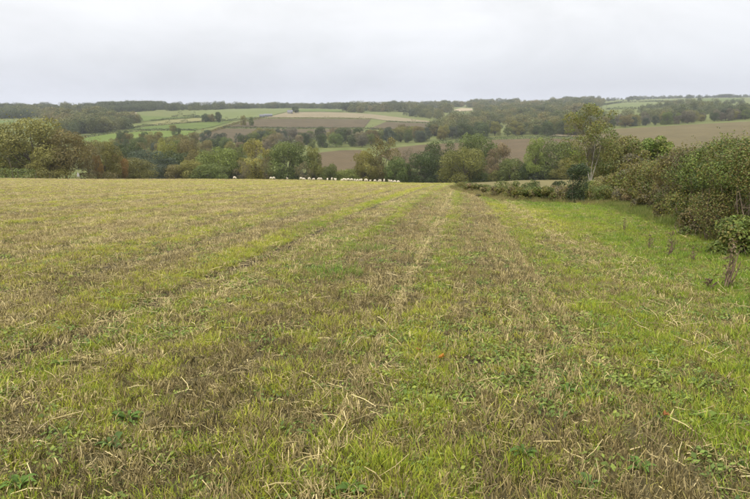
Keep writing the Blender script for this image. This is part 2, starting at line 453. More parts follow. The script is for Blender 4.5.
patch("pasture", "bright green pasture strip above the left valley wood", [(70, 141), (110, 134.5), (150, 131.5), (185, 131), (196, 131.5), (186, 136), (150, 139), (110, 145), (80, 147)], m_pastb)
patch("pasture", "green pasture strip between two hedge lines on the left slope", [(128, 130), (150, 126.8), (180, 124), (205, 122.5), (232, 121.5), (214, 127), (196, 130.3), (160, 130)], m_past)
patch("dry_field", "yellowish dry grass field on the left slope", [(146, 125.5), (165, 120.5), (200, 118.3), (222, 120.4), (200, 122), (160, 125.4)], m_pasty)
patch("pasture", "green pasture below the domed wood on the left", [(90, 117.8), (137, 115.8), (172, 117.7), (192, 116.8), (190, 118.5), (160, 120.3), (145, 121.5), (112, 120.8)], m_past)
patch("stubble_strip", "pale stubble strip under the domed wood at left", [(80, 116.3), (100, 114.6), (137, 112.8), (136, 115), (100, 117.2), (82, 118)], m_stubp)
patch("pasture", "wide green pasture on the crest above the ploughed slope", [(190, 111.5), (230, 109.5), (290, 108.8), (287, 112), (264, 117.5), (232, 121), (205, 121.6), (196, 117)], m_pg)
patch("pasture", "green pasture strip high on the skyline behind the pale stubble", [(296, 110), (315, 109.3), (345, 110.5), (340, 112.2), (298, 111.8)], m_past)
patch("stubble_field_far", "pale stubble field on the rounded hilltop", [(265, 118), (287, 112.6), (320, 112.2), (348, 113), (372, 114.5), (405, 118.5), (438, 122.5), (432, 123), (388, 121.2), (372, 118.8), (320, 118)], m_stub)
patch("ploughed_field", "long brown ploughed field across the middle hilltop", [(226, 127.5), (262, 119), (320, 119), (371, 119.6), (364, 128), (300, 128.3)], m_plough)
patch("ploughed_field", "small brown ploughed field at the right end of the hilltop", [(386, 122.2), (432, 124), (428, 129), (398, 131), (369, 129)], m_plough)
patch("ploughed_field", "brown ploughed field above the valley trees at centre left", [(196, 139), (214, 131), (226, 129), (300, 129.6), (366, 129.6), (350, 135), (290, 139), (230, 143), (205, 143)], m_plough)
patch("ploughed_field", "small brown field seen through a gap between the centre trees", [(318, 153.5), (340, 151), (362, 150.5), (366, 160), (352, 172), (330, 173), (318, 166)], m_ploughr)
patch("ploughed_field", "reddish brown ploughed field behind the right valley trees", [(390, 149), (420, 145.5), (450, 144), (490, 140.5), (540, 139), (578, 140), (590, 150), (560, 168), (480, 172), (440, 172), (400, 166), (380, 156)], m_ploughr)
patch("stubble_strip", "pale strip of field beyond the pale trunked tree", [(548, 136.8), (556, 134), (580, 133.2), (600, 134), (600, 136.5), (575, 137.2)], m_stub)
patch("tan_field", "big tan stubble field on the right valley side", [(584, 139), (615, 129.5), (650, 127.6), (700, 124.6), (760, 121.5), (830, 119.5), (840, 140), (760, 146), (700, 150), (620, 152), (586, 150)], m_tan)
patch("pasture", "pale green pasture on the far right hill", [(598, 106.5), (622, 103.2), (655, 102.3), (674, 103), (664, 106), (640, 108.4), (606, 109.3)], m_pg)
patch("pasture", "narrow pale green pasture near the right skyline", [(642, 101.6), (655, 99.4), (690, 99.6), (690, 102.2), (674, 102)], m_pg)
patch("pasture", "thin green pasture high on the far right skyline", [(694, 101.2), (704, 98.9), (742, 98.2), (740, 100.6), (716, 101.8)], m_past)
patch("pasture", "green pasture sliver above the right hedgerow wood", [(634, 114.6), (652, 112.6), (676, 112), (672, 115), (640, 117)], m_past)
patch("pasture", "green pasture at the right edge of the far hill", [(728, 109.4), (750, 106.8), (800, 105), (800, 109), (752, 112), (736, 112.4)], m_past)
patch("pasture", "small green pasture in the hedges of the far right hill", [(690, 107.5), (712, 105.8), (722, 106.5), (705, 108.8)], m_pg)
patch("stubble_strip", "small pale stubble patch in the distant wood at centre right", [(452, 110.6), (461, 108.2), (472, 108.6), (473, 110.6), (460, 111.6)], m_stubp)
patch("stubble_strip", "pale pinkish field patch on the skyline at centre right", [(515, 104.6), (528, 102.6), (544, 103), (544, 104.8), (528, 105.6)], m_stubp)
patch("pasture", "dull green pasture at far left behind the oaks", [(-30, 123), (0, 121), (14, 121), (12, 125), (-30, 128)], m_past)
patch("pasture", "green pasture between the left oaks and the wood", [(30, 126), (48, 124), (66, 126), (60, 129), (34, 130)], m_past)
patch("pasture", "small pasture among the woods of the distant centre ridge", [(486, 109.4), (498, 107.3), (516, 107), (512, 109.2)], m_pg)
patch("stubble_strip", "pale stubble sliver in the distant woods above the hilltop tip", [(396, 111.4), (404, 109.6), (424, 109.6), (428, 111.4), (410, 112.4)], m_stubp)
patch("pasture", "thin green field left of centre on the distant ridge", [(352, 110.9), (360, 109.6), (386, 109.6), (388, 111), (370, 112)], m_past)
patch("pasture", "thin green field on the ridge left of the tall pale tree", [(552, 108.2), (564, 106), (586, 105.4), (588, 107.6), (570, 109)], m_pg)
patch("pasture", "green field strip within the far left skyline wood", [(-20, 117), (4, 114.6), (36, 114), (44, 115.6), (20, 117.6)], m_past)
patch("pasture", "broad pale field on the far right hill under the skyline", [(676, 105.6), (700, 103.2), (742, 102.4), (770, 102.2), (760, 104.8), (722, 105.4), (694, 107)], m_pg)
patch("pasture", "green field between hedges low on the far right hill", [(680, 112.2), (706, 109.6), (726, 110.2), (722, 112.8), (700, 114.4)], m_past)
# the meadow beyond the scrub, right of centre
def meadow():
    pts = np.array([(454, 186), (475, 181.8), (520, 179.6), (600, 179.4), (640, 180), (640, 186), (600, 190), (540, 191), (490, 190)], float)
    k, t = kv(pts[:, 1]), tu(pts[:, 0], pts[:, 1])
    yy = np.interp(pts[:, 1], [179, 180, 184, 188, 192], [168, 158, 142, 128, 116])
    pw = np.stack([t * yy, yy], 1)
    gx, gy = np.meshgrid(np.arange(pw[:, 0].min(), pw[:, 0].max(), 2.0), np.arange(pw[:, 1].min(), pw[:, 1].max(), 2.0))
    gx, gy = gx.ravel(), gy.ravel(); kk = inside(pw, gx, gy)
    P_ = [Vector(a) for a in pw] + [Vector((a, b)) for a, b in zip(gx[kk], gy[kk])]
    vs, es, fs, *_ = geometry.delaunay_2d_cdt(P_, [(i, (i + 1) % len(pw)) for i in range(len(pw))], [list(range(len(pw)))], 1, 1e-4)
    vx = np.array([a.x for a in vs]); vy = np.array([a.y for a in vs])
    me = bpy.data.meshes.new("meadow"); me.from_pydata(np.stack([vx, vy, gz(vx, vy) + .12], 1).tolist(), [], fs)
    me.materials.append(land_mat("meadow_grass", (.105, .095, .038), (.155, .13, .054), .25)); me.update()
    tag(link("meadow", me), "straw coloured meadow strip beyond the scrub right of centre", "meadow", kind="structure")
meadow()

# ---------------------------------------------------------------- tufts for the near field
def tuft_blades(n, R, h0, h1, w, lean, rng, bend=.5, tip=.12):
    r = R * np.sqrt(rng.random(n)); a = rng.random(n) * 2 * math.pi
    b = np.stack([r * np.cos(a), r * np.sin(a), np.full(n, -.01)], 1)
    az = a + rng.normal(size=n) * .9; le = np.abs(rng.normal(size=n)) * lean
    hh = h0 + (h1 - h0) * rng.random(n)
    d = np.stack([np.cos(az) * np.sin(le), np.sin(az) * np.sin(le), np.cos(le)], 1)
    d2 = d + np.stack([np.cos(az), np.sin(az), -np.ones(n) * .4], 1) * (bend * rng.random(n))[:, None]; d2 = unit(d2)
    side = rng.random(n) * math.pi
    s = np.stack([np.cos(side), np.sin(side), np.zeros(n)], 1) * (w * (.6 + .8 * rng.random(n)))[:, None]
    p1 = b + d * (hh * .55)[:, None]; p2 = p1 + d2 * (hh * .45)[:, None]
    V = np.stack([b - s * .5, b + s * .5, p1 + s * .4, p1 - s * .4, p2 + s * tip, p2 - s * tip], 1).reshape(-1, 3)
    i = np.arange(n) * 6
    Q = np.stack([np.stack([i, i + 1, i + 2, i + 3], 1), np.stack([i + 3, i + 2, i + 4, i + 5], 1)], 1).reshape(-1, 4)
    return V, Q, np.repeat(rng.random(n), 2)
def tuft_straw(n, R, h0, h1, w, lean, rng, lying=False):
    parts = []; bl = []
    for k in range(n):
        r = R * math.sqrt(rng.random()); a = rng.random() * 6.283
        b = np.array([r * math.cos(a), r * math.sin(a), -.01])
        az = rng.random() * 6.283; hh = h0 + (h1 - h0) * rng.random()
        le = (math.pi / 2 - rng.random() * .28) if lying else abs(rng.normal()) * lean
        if lying: b = b + np.array([0, 0, .012 + .025 * rng.random()])
        d = np.array([math.cos(az) * math.sin(le), math.sin(az) * math.sin(le), math.cos(le)])
        mid = b + d * hh * .5 + rng.normal(size=3) * .006
        V, Q = tube([b, mid, b + d * hh], [w * .5, w * .5, w * .4], 3)
        parts.append((V, Q)); bl += [rng.random()] * len(Q)
    V, Q = join(parts); return V, Q, np.array(bl)
def tuft_weed(n, R, L, rng, up=.35):
    a = rng.random(n) * 6.283; r = R * np.sqrt(rng.random(n))
    P = np.stack([r * np.cos(a), r * np.sin(a), .01 + up * R * rng.random(n)], 1)
    N = unit(np.stack([np.cos(a) * .5, np.sin(a) * .5, np.ones(n)], 1) + rng.normal(size=(n, 3)) * .3)
    s = L * (.5 + .9 * rng.random(n))
    V, Q = leaf_quads(P, N, s, s * .55, rng); return V, Q, rng.random(n)

def protos(cname, mat, makers):
    c = bpy.data.collections.new(cname)
    for i, f in enumerate(makers):
        V, Q, bl = f(np.random.default_rng(100 + i * 7 + len(cname)))
        me = mesh_quads(f"{cname}_{i:02d}", V, Q, mat, {"bl": bl})
        c.objects.link(bpy.data.objects.new(f"{cname}_{i:02d}", me))
    return c

def scatter(name, label, cat, P, rot, scl, tint, idx, coll):
    me = bpy.data.meshes.new(name + "_points")
    me.vertices.add(len(P)); me.vertices.foreach_set("co", np.asarray(P, np.float32).ravel())
    a = me.attributes.new("rot", 'FLOAT_VECTOR', 'POINT'); a.data.foreach_set("vector", np.asarray(rot, np.float32).ravel())
    a = me.attributes.new("scl", 'FLOAT_VECTOR', 'POINT'); a.data.foreach_set("vector", np.asarray(scl, np.float32).ravel())
    a = me.attributes.new("tint", 'FLOAT', 'POINT'); a.data.foreach_set("value", np.asarray(tint, np.float32))
    a = me.attributes.new("pick", 'INT', 'POINT'); a.data.foreach_set("value", np.asarray(idx, np.int32))
    o = link(name, me)
    ng = bpy.data.node_groups.new(name + "_nodes", 'GeometryNodeTree')
    ng.interface.new_socket("Geometry", in_out='INPUT', socket_type='NodeSocketGeometry')
    ng.interface.new_socket("Geometry", in_out='OUTPUT', socket_type='NodeSocketGeometry')
    n, l = ng.nodes, ng.links
    gi, go = n.new("NodeGroupInput"), n.new("NodeGroupOutput")
    ip = n.new("GeometryNodeInstanceOnPoints"); ci = n.new("GeometryNodeCollectionInfo")
    ci.inputs['Collection'].default_value = coll
    ci.inputs['Separate Children'].default_value = True; ci.inputs['Reset Children'].default_value = True
    def na(nm, t):
        x = n.new("GeometryNodeInputNamedAttribute"); x.data_type = t; x.inputs['Name'].default_value = nm; return x.outputs['Attribute']
    e2r = n.new("FunctionNodeEulerToRotation")
    l.new(gi.outputs[0], ip.inputs['Points']); l.new(ci.outputs[0], ip.inputs['Instance'])
    ip.inputs['Pick Instance'].default_value = True
    l.new(na("pick", 'INT'), ip.inputs['Instance Index'])
    l.new(na("rot", 'FLOAT_VECTOR'), e2r.inputs[0]); l.new(e2r.outputs[0], ip.inputs['Rotation'])
    l.new(na("scl", 'FLOAT_VECTOR'), ip.inputs['Scale'])
    l.new(ip.outputs[0], go.inputs[0])
    md = o.modifiers.new("instances", 'NODES'); md.node_group = ng
    tag(o, label, cat, kind="stuff")
    return o

LODY = np.array([2, 8, 24, 65, 195.0])
def candidates(dens, seed):
    """random points of the field; dens = number per square metre at the distances LODY"""
    rng = np.random.default_rng(seed); out = []
    ye = np.exp(np.linspace(math.log(1.3), math.log(195), 27))
    for y0, y1 in zip(ye[:-1], ye[1:]):
        d = math.exp(np.interp(math.log((y0 + y1) / 2), np.log(LODY), np.log(np.maximum(dens, 1e-4))))
        wmax = .66 * y1 + 2.5
        n_ = int(2 * wmax * (y1 - y0) * d)
        y = y0 + (y1 - y0) * rng.random(n_); x = (rng.random(n_) * 2 - 1) * wmax
        k = (np.abs(x) < .66 * y + 2.2) & (x < edge_x(y) + .3) & (y < edge_y(x) - .5)
        out.append(np.stack([x[k], y[k]], 1))
    P = np.concatenate(out); return P[:, 0], P[:, 1], rng

def put(name, label, cat, x, y, rng, keep, coll, tint, base_scale, far_gain, lean=.12, hmul=1.0):
    x, y, tint = x[keep], y[keep], tint[keep]
    n_ = len(x)
    far = np.exp(np.interp(np.log(y), np.log(LODY), np.log([1, 1.1, 1.4, 2.2, 3.8]))); hf = np.interp(y, [0, 24, 65, 195], [1, 1.05, 1.25, 1.9])
    s = base_scale * (.65 + .7 * rng.random(n_))
    if np.ndim(hmul): hmul = hmul[keep]
    scl = np.stack([s * (1 + (far - 1) * far_gain)] * 2 + [s * hf * hmul], 1)
    rot = np.stack([rng.normal(size=n_) * lean, rng.normal(size=n_) * lean, rng.random(n_) * 6.283], 1)
    P = np.stack([x, y, gz(x, y)], 1)
    k = len(coll.objects)
    return scatter(name, label, cat, P, rot, scl, np.clip(tint, 0, 1), rng.integers(0, k, n_), coll)

cg = protos("grass_tuft", m_grass, [lambda r, a=a: tuft_blades(38, .035 + .014 * a, .030, .062 + .012 * a, .0046, .62, r, .8) for a in range(5)])
cs = protos("stubble_clump", m_straw, [lambda r, a=a: tuft_straw(6 + a, .04 + .010 * a, .03, .10, .0054, .42, r) for a in range(5)])
cl = protos("loose_straw", m_straw, [lambda r, a=a: tuft_straw(4 + a, .12, .06, .20, .0052, .3, r, True) for a in range(4)])
cd = protos("dead_stem_clump", m_dead, [lambda r, a=a: tuft_blades(20, .07, .04, .105, .0036, .42, r, .2, .3) for a in range(4)])
cw = protos("weed_rosette", m_weed, [lambda r, a=a: tuft_weed(22 + 5 * a, .055 + .012 * a, .018 + .004 * a, r) for a in range(5)])

m_thatch = tuft_mat("thatch", [(0, (.050, .044, .018)), (.35, (.145, .116, .044)), (.7, (.27, .215, .082)), (1, (.24, .25, .040))], .6, 1.4, .15)
ct = protos("thatch_tuft", m_thatch, [lambda r, a=a: tuft_blades(26, .075, .03, .075, .0050, 1.15, r, .5, .3) for a in range(4)])
x, y, rng = candidates((300, 150, 22, 1.0, 0), 7)
keep = rng.random(len(x)) < 1 - .7 * soil(x, y)
put("thatch", "matted dark dead grass and leaf litter covering the soil", "litter", x, y, rng, keep, ct, .42 + .9 * (rng.random(len(x)) - .5) + .25 * (green(x, y) - .5), 1.0, .9, .1)
cf = protos("straw_litter", m_straw, [lambda r, a=a: tuft_straw(12 + 3 * a, .09, .015, .065, .0045, .3, r, True) for a in range(4)])
x, y, rng = candidates((55, 26, 7, .7, 0), 6)
G = green(x, y)
keep = rng.random(len(x)) < np.clip(1.1 - .9 * G, .2, 1)
put("straw_litter", "fine chopped straw litter on the soil between the rows", "straw", x, y, rng, keep, cf, .3 + .7 * (rng.random(len(x)) - .4), 1.0, .8, .08)
# grass
x, y, rng = candidates((680, 230, 46, 9, 1.6), 1)
G, S, Yl = green(x, y), soil(x, y), yellow(x, y)
keep = rng.random(len(x)) < np.clip(.14 + 1.05 * (G - .2), .14, 1) * np.clip(.2 + 3.2 * (noise(x * 4.5, y * 4.5, 91) - .33), .12, 1) * np.clip(1.35 - .8 * rowk(x - ROW * y) + .5 * sstep(3, 4, x - ROW * y), .4, 1.2) * (1 - .9 * S)
put("grass", "short green and yellow green grass growing through the stubble", "grass", x, y, rng, keep, cg,
    Yl * .75 + .12 + .3 * (rng.random(len(x)) - .4), 1.0, 1.0, hmul=.55 + .5 * G)
# stubble in drill rows
x, y, rng = candidates((300, 150, 42, 9, 1.6), 2)
x0 = x - ROW * y
x0 = np.round(x0 / RSP) * RSP + rng.normal(size=len(x)) * .022
rk = rowk(x0)
x = x0 + ROW * y
G, S = green(x, y), soil(x, y)
keep = (rng.random(len(x)) < np.clip(1.18 - 1.05 * G, .10, 1) * (1 - .95 * S) * np.where(x0 > 3.2, .45, 1) * np.clip(1.9 * rk - .12, .1, 1.3)) & (x < edge_x(y))
tint = .28 + .26 * rk + .24 * np.interp(wob(x, y), [-9, -3.7, -3.3, -2.9, -2.3, -1.1, -.8, -.5, -.2, 1.8, 2.4, 3.0, 4], [.4, .4, 1, .8, -.6, -.6, 1, 1, -.2, -.6, 1, .8, .2]) + .8 * (fbm(x * .9, y * .4, 51) - .5) + .45 * (rng.random(len(x)) - .5)
put("stubble", "cut straw stubble standing in rows across the field", "stubble", x, y, rng, keep, cs, tint, 1.0, .9, .16)
# loose straw
x, y, rng = candidates((60, 34, 11, 2.4, .4), 3)
x0 = x - ROW * y
band = np.interp(wob(x, y), [-9, -3.7, -3.3, -2.9, -2.4, -1.1, -.8, -.5, -.2, 1.8, 2.4, 3.0, 4], [.45, .5, .9, .7, .3, .5, 1, .9, .35, .35, .8, .6, .12])
keep = rng.random(len(x)) < band * np.clip(.2 + 1.5 * (fbm(x * 1.1, y * .9, 61) - .25), .05, 1)
put("loose_straw", "loose pale straw lying over the stubble field", "straw", x, y, rng, keep, cl, .45 + .9 * (rng.random(len(x)) - .42), 1.0, .8, .08)
# dead brown weed stems
x, y, rng = candidates((30, 22, 9, 3.0, .6), 4)
G, S = green(x, y), soil(x, y); x0 = wob(x, y)
band = np.interp(x0, [-60, -7, -6, -5.2, -4.7, -3, -2.4, -2.0, -1.1, -.8, -.1, .3, 1.2, 1.5, 2.2, 3.2, 5], [.6, .6, .9, .8, .25, .4, .5, 1, 1, .45, .3, 1, .9, .3, .5, .35, .12])
keep = rng.random(len(x)) < band * np.clip(.15 + 1.8 * (fbm(x * .5, y * .3, 63) - .25), .04, 1) * (1 - .5 * G) * (1 - .7 * S)
put("dead_stems", "fuzzy grey brown dead weed stems among the stubble", "dead stems", x, y, rng, keep, cd, .25 + .6 * rng.random(len(x)) + .25 * sstep(40, 120, y), 1.0, 1.0, .12)
# low broad-leaved weeds
x, y, rng = candidates((260, 60, 6, .8, .08), 5)
G = green(x, y)
keep = rng.random(len(x)) < np.clip(.1 + 1.8 * (fbm(x * 1.0, y * .8, 65) - .42) + .35 * (G - .4), .02, 1) * np.where(x > .2, 1.2, .8)
put("low_weeds", "low broad leaved green weeds spread between the straw", "weeds", x, y, rng, keep, cw, .45 + .6 * (rng.random(len(x)) - .3) + .3 * (yellow(x, y) - .5), 1.0, .8, .1)

# ---------------------------------------------------------------- trees
COL = dict(dk=(.060, .078, .024), gr=(.100, .125, .030), ol=(.155, .146, .036), ye=(.215, .21, .044), br=(.145, .122, .040),
           tan=(.165, .14, .070), orr=(.215, .140, .042), li=(.165, .20, .042), bl=(.060, .074, .042), gy=(.13, .12, .075))

def make_tree(seed, nlob, nleaf, leaf, cb, spread=1.0, lobr=(.13, .24), open_=0.0, trunk_r=.022, fork=.3, shape='round', sides=5):
    """a tree 1 high and about 1 wide: trunk with limbs reaching into every lobe of the crown"""
    rng = np.random.default_rng(seed)
    C, Rr = [], []
    for k in range(nlob):
        for _ in range(60):
            a = rng.random() * 6.283; q = rng.random()
            h = cb + (1 - cb) * (.08 + .84 * rng.random())
            f = (h - cb) / (1 - cb)
            if shape == 'round': env = math.sin(math.pi * min(1, max(0, .12 + .84 * f))) ** .6
            elif shape == 'tall': env = .85 * (math.sin(math.pi * (.15 + .8 * f)) ** .8)
            elif shape == 'bush': env = (1 - f ** 2.2) ** .5
            else: env = (1 - f) ** .7 * .9 + .1
            r = .5 * spread * env * (.25 + .75 * math.sqrt(q)) * .86
            rad = (lobr[0] + (lobr[1] - lobr[0]) * rng.random())
            c = np.array([r * math.cos(a), r * math.sin(a), min(h, 1 - rad * .75)])
            if all(np.linalg.norm(c - d) > .45 * (rad + e_) for d, e_ in zip(C, Rr)): break
        C.append(c); Rr.append(rad)
    C = np.array(C); Rr = np.array(Rr)
    w = Rr ** 2; pick = rng.choice(nlob, int(nleaf * 1.7), p=w / w.sum())
    d = unit(rng.normal(size=(len(pick), 3)) + np.array([0, 0, .25]))
    f = .55 + .5 * np.sqrt(rng.random(len(pick))) + .16 * np.maximum(rng.normal(size=len(pick)), 0) ** 2 * (rng.random(len(pick)) < .45)
    P = C[pick] + d * (Rr[pick] * f)[:, None] * np.array([1, 1, .85])
    dist = np.linalg.norm(P[:, None] - C[None], axis=2) / Rr[None]
    inner = (dist < .62).sum(1) > 0
    k = ~inner | (rng.random(len(P)) < .12)
    if open_: k &= noise(P[:, 0] * 9 + 7 * P[:, 2], P[:, 1] * 9 + 5 * P[:, 2], seed) > open_
    P, d, pk = P[k][:nleaf], d[k][:nleaf], pick[k][:nleaf]
    P[:, 2] = np.maximum(P[:, 2], .01)
    N = unit(d + rng.normal(size=d.shape) * .55)
    s = leaf * (.55 + .9 * rng.random(len(P)))
    V, Q = leaf_quads(P, N, s, s * .75, rng)
    lobv = rng.random(nlob)
    lv = np.clip(.5 * lobv[pk] + .5 * rng.random(len(P)), 0, 1)
    top = np.array([rng.normal() * .02, rng.normal() * .02, cb + fork * (1 - cb)])
    parts = [tube([[0, 0, -.04], [0, 0, .02], top * np.array([.4, .4, .5]), top], [trunk_r * 1.5, trunk_r * 1.1, trunk_r * .85, trunk_r * .6], sides + 1)]
    for c, r_ in zip(C, Rr):
        z0 = rng.uniform(max(.06, cb * .55), top[2]); st = top * (z0 / top[2])
        m_ = (st + c) / 2 + np.array([0, 0, -.04 + .05 * rng.random()]) + rng.normal(size=3) * .015
        parts.append(tube([st, m_, c], [trunk_r * .42, trunk_r * .28, trunk_r * .1], 4))
    return (mesh_quads("trunk", *join(parts), m_bark, smooth=True), mesh_quads("crown", V, Q, m_crown, {"lv": lv}))

KINDS = {}
def kind(name, variants):
    KINDS[name] = [make_tree(**v) for v in variants]
kind('oak', [dict(seed=s, nlob=30, nleaf=15000, leaf=.0235, cb=.05, spread=1.1, lobr=(.12, .21)) for s in (1, 2, 3, 4)])
kind('tall', [dict(seed=s, nlob=28, nleaf=12000, leaf=.022, cb=.07, spread=1.05, lobr=(.09, .17), shape='tall', open_=.2) for s in (11, 12, 13)])
kind('bush', [dict(seed=s, nlob=24, nleaf=11000, leaf=.028, cb=.01, spread=1.05, lobr=(.13, .23), shape='bush') for s in (21, 22, 23, 24)])
kind('airy', [dict(seed=s, nlob=26, nleaf=5000, leaf=.018, cb=.2, spread=.98, lobr=(.09, .16), open_=.42, trunk_r=.018) for s in (31, 32)])
kind('cone', [dict(seed=41, nlob=26, nleaf=5000, leaf=.036, cb=.03, spread=.95, lobr=(.12, .2), shape='tall')])
CN = dict(dk='dark green', gr='green', ol='olive', ye='yellow', br='brown', tan='tan', orr='orange', li='light green', bl='bluish green', gy='greyish')
ORDN = 'first second third fourth fifth sixth seventh eighth ninth tenth eleventh twelfth thirteenth fourteenth fifteenth sixteenth seventeenth eighteenth nineteenth twentieth twenty-first twenty-second twenty-third twenty-fourth twenty-fifth'.split()
TN = [0]
def tree(name, label, cat, x, y, h, w, kd, c, group=None, trunk_mat=None):
    TN[0] += 1
    rng = np.random.default_rng(500 + TN[0])
    tm, cm = KINDS[kd][TN[0] % len(KINDS[kd])]
    r = empty(name, (x, y, float(gz(x, y)) - .05), rng.random() * 6.283, (w, w * (.85 + .25 * rng.random()), h))
    tag(r, label, cat, group)
    t = link("trunk", tm, r); cr = link("crown", cm, r)
    j = .95 + .10 * rng.random(3)
    cc = np.array(COL[c]) * j * (.9 + .2 * rng.random()); cr.color = (*cc, 1)
    return r
def tree_px(name, label, u, vtop, wpx, D, kd, c, group=None, cat="tree"):
    x = float(tu(u, vtop)) * D
    h = H + D * float(kv(vtop)) - float(gz(x, D)) + .05
    return tree(name, label, cat, x, D, h, wpx / FPX * D * 1.18, kd, c, group)

VR = "trees along the valley bottom behind the field edge"
FRONT = [
 ("big spreading olive brown oak rising highest at the far left", 30, 119, 62, 152, 'oak', 'ol'),
 ("yellow green tree cut off by the left edge of the picture", 0, 131, 40, 158, 'oak', 'li'),
 ("broad brownish oak right of the tallest left oak", 62, 130, 46, 150, 'oak', 'br'),
 ("dull green bushy tree low between the two left oaks", 45, 150, 34, 146, 'bush', 'ol'),
 ("thin tan ash with orange leaves near the left hedge end", 86, 137, 28, 165, 'airy', 'tan'),
 ("olive tree standing behind the orange tinted ash at left", 101, 139, 30, 172, 'oak', 'ol'),
 ("small bright orange leaved tree at the end of the left hedge", 96, 155, 12, 160, 'tall', 'orr'),
 ("orange brown small tree right of the left tree clump", 116, 154, 18, 178, 'oak', 'orr'),
 ("rounded green willow beside the orange brown small tree", 133, 158, 32, 186, 'bush', 'ol'),
 ("dark green tree topping the left part of the valley wood", 127, 141, 28, 262, 'oak', 'dk'),
 ("wide dark bluish green tree in the left valley wood", 150, 151, 46, 225, 'oak', 'bl'),
 ("dark green tree right of the wide bluish tree", 173, 151, 32, 235, 'oak', 'dk'),
 ("low blue green bush tree at the field edge left of centre", 160, 164, 24, 200, 'bush', 'bl'),
 ("low russet brown bush tree at the field edge left of centre", 174, 165, 20, 198, 'bush', 'br'),
 ("pale olive rounded willow at the field edge", 190, 158, 28, 200, 'bush', 'ol'),
 ("yellowish tree crown poking above the left valley wood", 165, 139, 22, 275, 'oak', 'ye'),
 ("brownish tree on the slope edge above the left valley wood", 186, 140, 24, 280, 'oak', 'br'),
 ("rusty olive tree left of the pair of light green trees", 200, 148, 26, 228, 'oak', 'br'),
 ("grey green spreading willow in front of the light green pair", 209, 162, 34, 196, 'bush', 'gr'),
 ("fresh green tree, left one of the light green pair", 216, 147, 36, 212, 'oak', 'li'),
 ("mid green tree between the light green and the yellow trees", 236, 143, 28, 220, 'tall', 'gr'),
 ("tall yellow green poplar standing out left of centre", 255, 140, 34, 206, 'tall', 'ye'),
 ("small bare tan tree left of the yellow green poplar foot", 242, 160, 16, 198, 'airy', 'tan'),
 ("small bare tan tree right of the yellow green poplar foot", 266, 157, 14, 198, 'airy', 'tan'),
 ("big round dark green oak just left of the picture centre", 287, 142, 42, 204, 'oak', 'gr'),
 ("narrow olive brown tree beside the dark round oak", 313, 147, 22, 206, 'tall', 'ol'),
 ("pale bare bush at the foot of the dark round oak", 303, 162, 16, 198, 'airy', 'tan'),
 ("small dark bush below the gap with the brown field", 330, 164, 18, 204, 'bush', 'gr'),
 ("low yellow green bush under the gap with the brown field", 347, 169, 22, 205, 'bush', 'li'),
 ("tall grey olive tree on the right of the brown gap", 365, 147, 26, 208, 'tall', 'ol'),
 ("tall brown open crowned tree right of the sheep", 384, 137, 30, 214, 'tall', 'br'),
 ("dense green bush at the foot of the tall brown tree", 398, 157, 24, 206, 'bush', 'gr'),
 ("bare grey twiggy tree standing before the red field", 410, 148, 22, 212, 'airy', 'gy'),
 ("round dark green bush right of the bare grey tree", 423, 152, 26, 208, 'bush', 'dk'),
 ("dark oak behind the left side of the yellowish oak", 443, 142, 32, 222, 'oak', 'dk'),
 ("broad yellowish olive oak at the right end of the field", 463, 147, 42, 205, 'oak', 'ol'),
 ("tall green oak behind the yellowish olive oak", 476, 135, 38, 236, 'oak', 'gr'),
 ("pale tan olive tree right of the yellowish oak", 500, 143, 26, 212, 'tall', 'tan'),
 ("low green round tree right of the yellowish oak", 512, 156, 26, 200, 'bush', 'gr'),
 ("small dark bush left of the two tall meadow trees", 527, 164, 16, 196, 'bush', 'dk'),
 ("light green tree, left of the two tall meadow trees", 536, 138, 24, 196, 'tall', 'li'),
 ("grey green round tree, right of the two tall meadow trees", 556, 138, 40, 198, 'oak', 'gr'),
 ("olive tree behind the pale trunked tree", 582, 141, 30, 196, 'oak', 'ol'),
 ("olive tree low behind the holly bush", 570, 158, 26, 188, 'bush', 'ol'),
]
for lab, u, vt, wp, D, kd, c in FRONT:
    tree_px("valley_tree", lab, u, vt, wp, D, kd, c, VR)
# undergrowth that closes the foot of the wood
rng = np.random.default_rng(77)
UG = "shadowed bushes at the foot of the valley trees"
ORD = ['leftmost','second','third','fourth','fifth','sixth','seventh','eighth','ninth','tenth','eleventh','twelfth','thirteenth','fourteenth','fifteenth','sixteenth','seventeenth','eighteenth','nineteenth','twentieth','twenty-first','twenty-second','middle']
UGU = np.arange(108, 600, 11.0)
for iu, u in enumerate(UGU):
    D = float(np.interp(u, [100, 180, 300, 430, 480, 600], [186, 208, 212, 216, 200, 186])) + rng.uniform(0, 8)
    vt = np.interp(u, [100, 250, 400, 600], [169, 169, 171, 169]) + rng.uniform(-3, 3)
    c_ = rng.choice(['dk', 'gr', 'ol', 'bl']); m_ = len(UGU) - 1 - iu
    place = ORD[iu] + (" from the left" if iu else "") if iu < m_ else (ORD[m_] + " from the right" if m_ else "rightmost")
    tree_px("undergrowth_bush", f"low {CN[c_]} bush, {place} in the undergrowth row under the valley trees", u + rng.uniform(-3, 3), vt, rng.uniform(14, 22), D, 'bush', c_, UG, "bush")

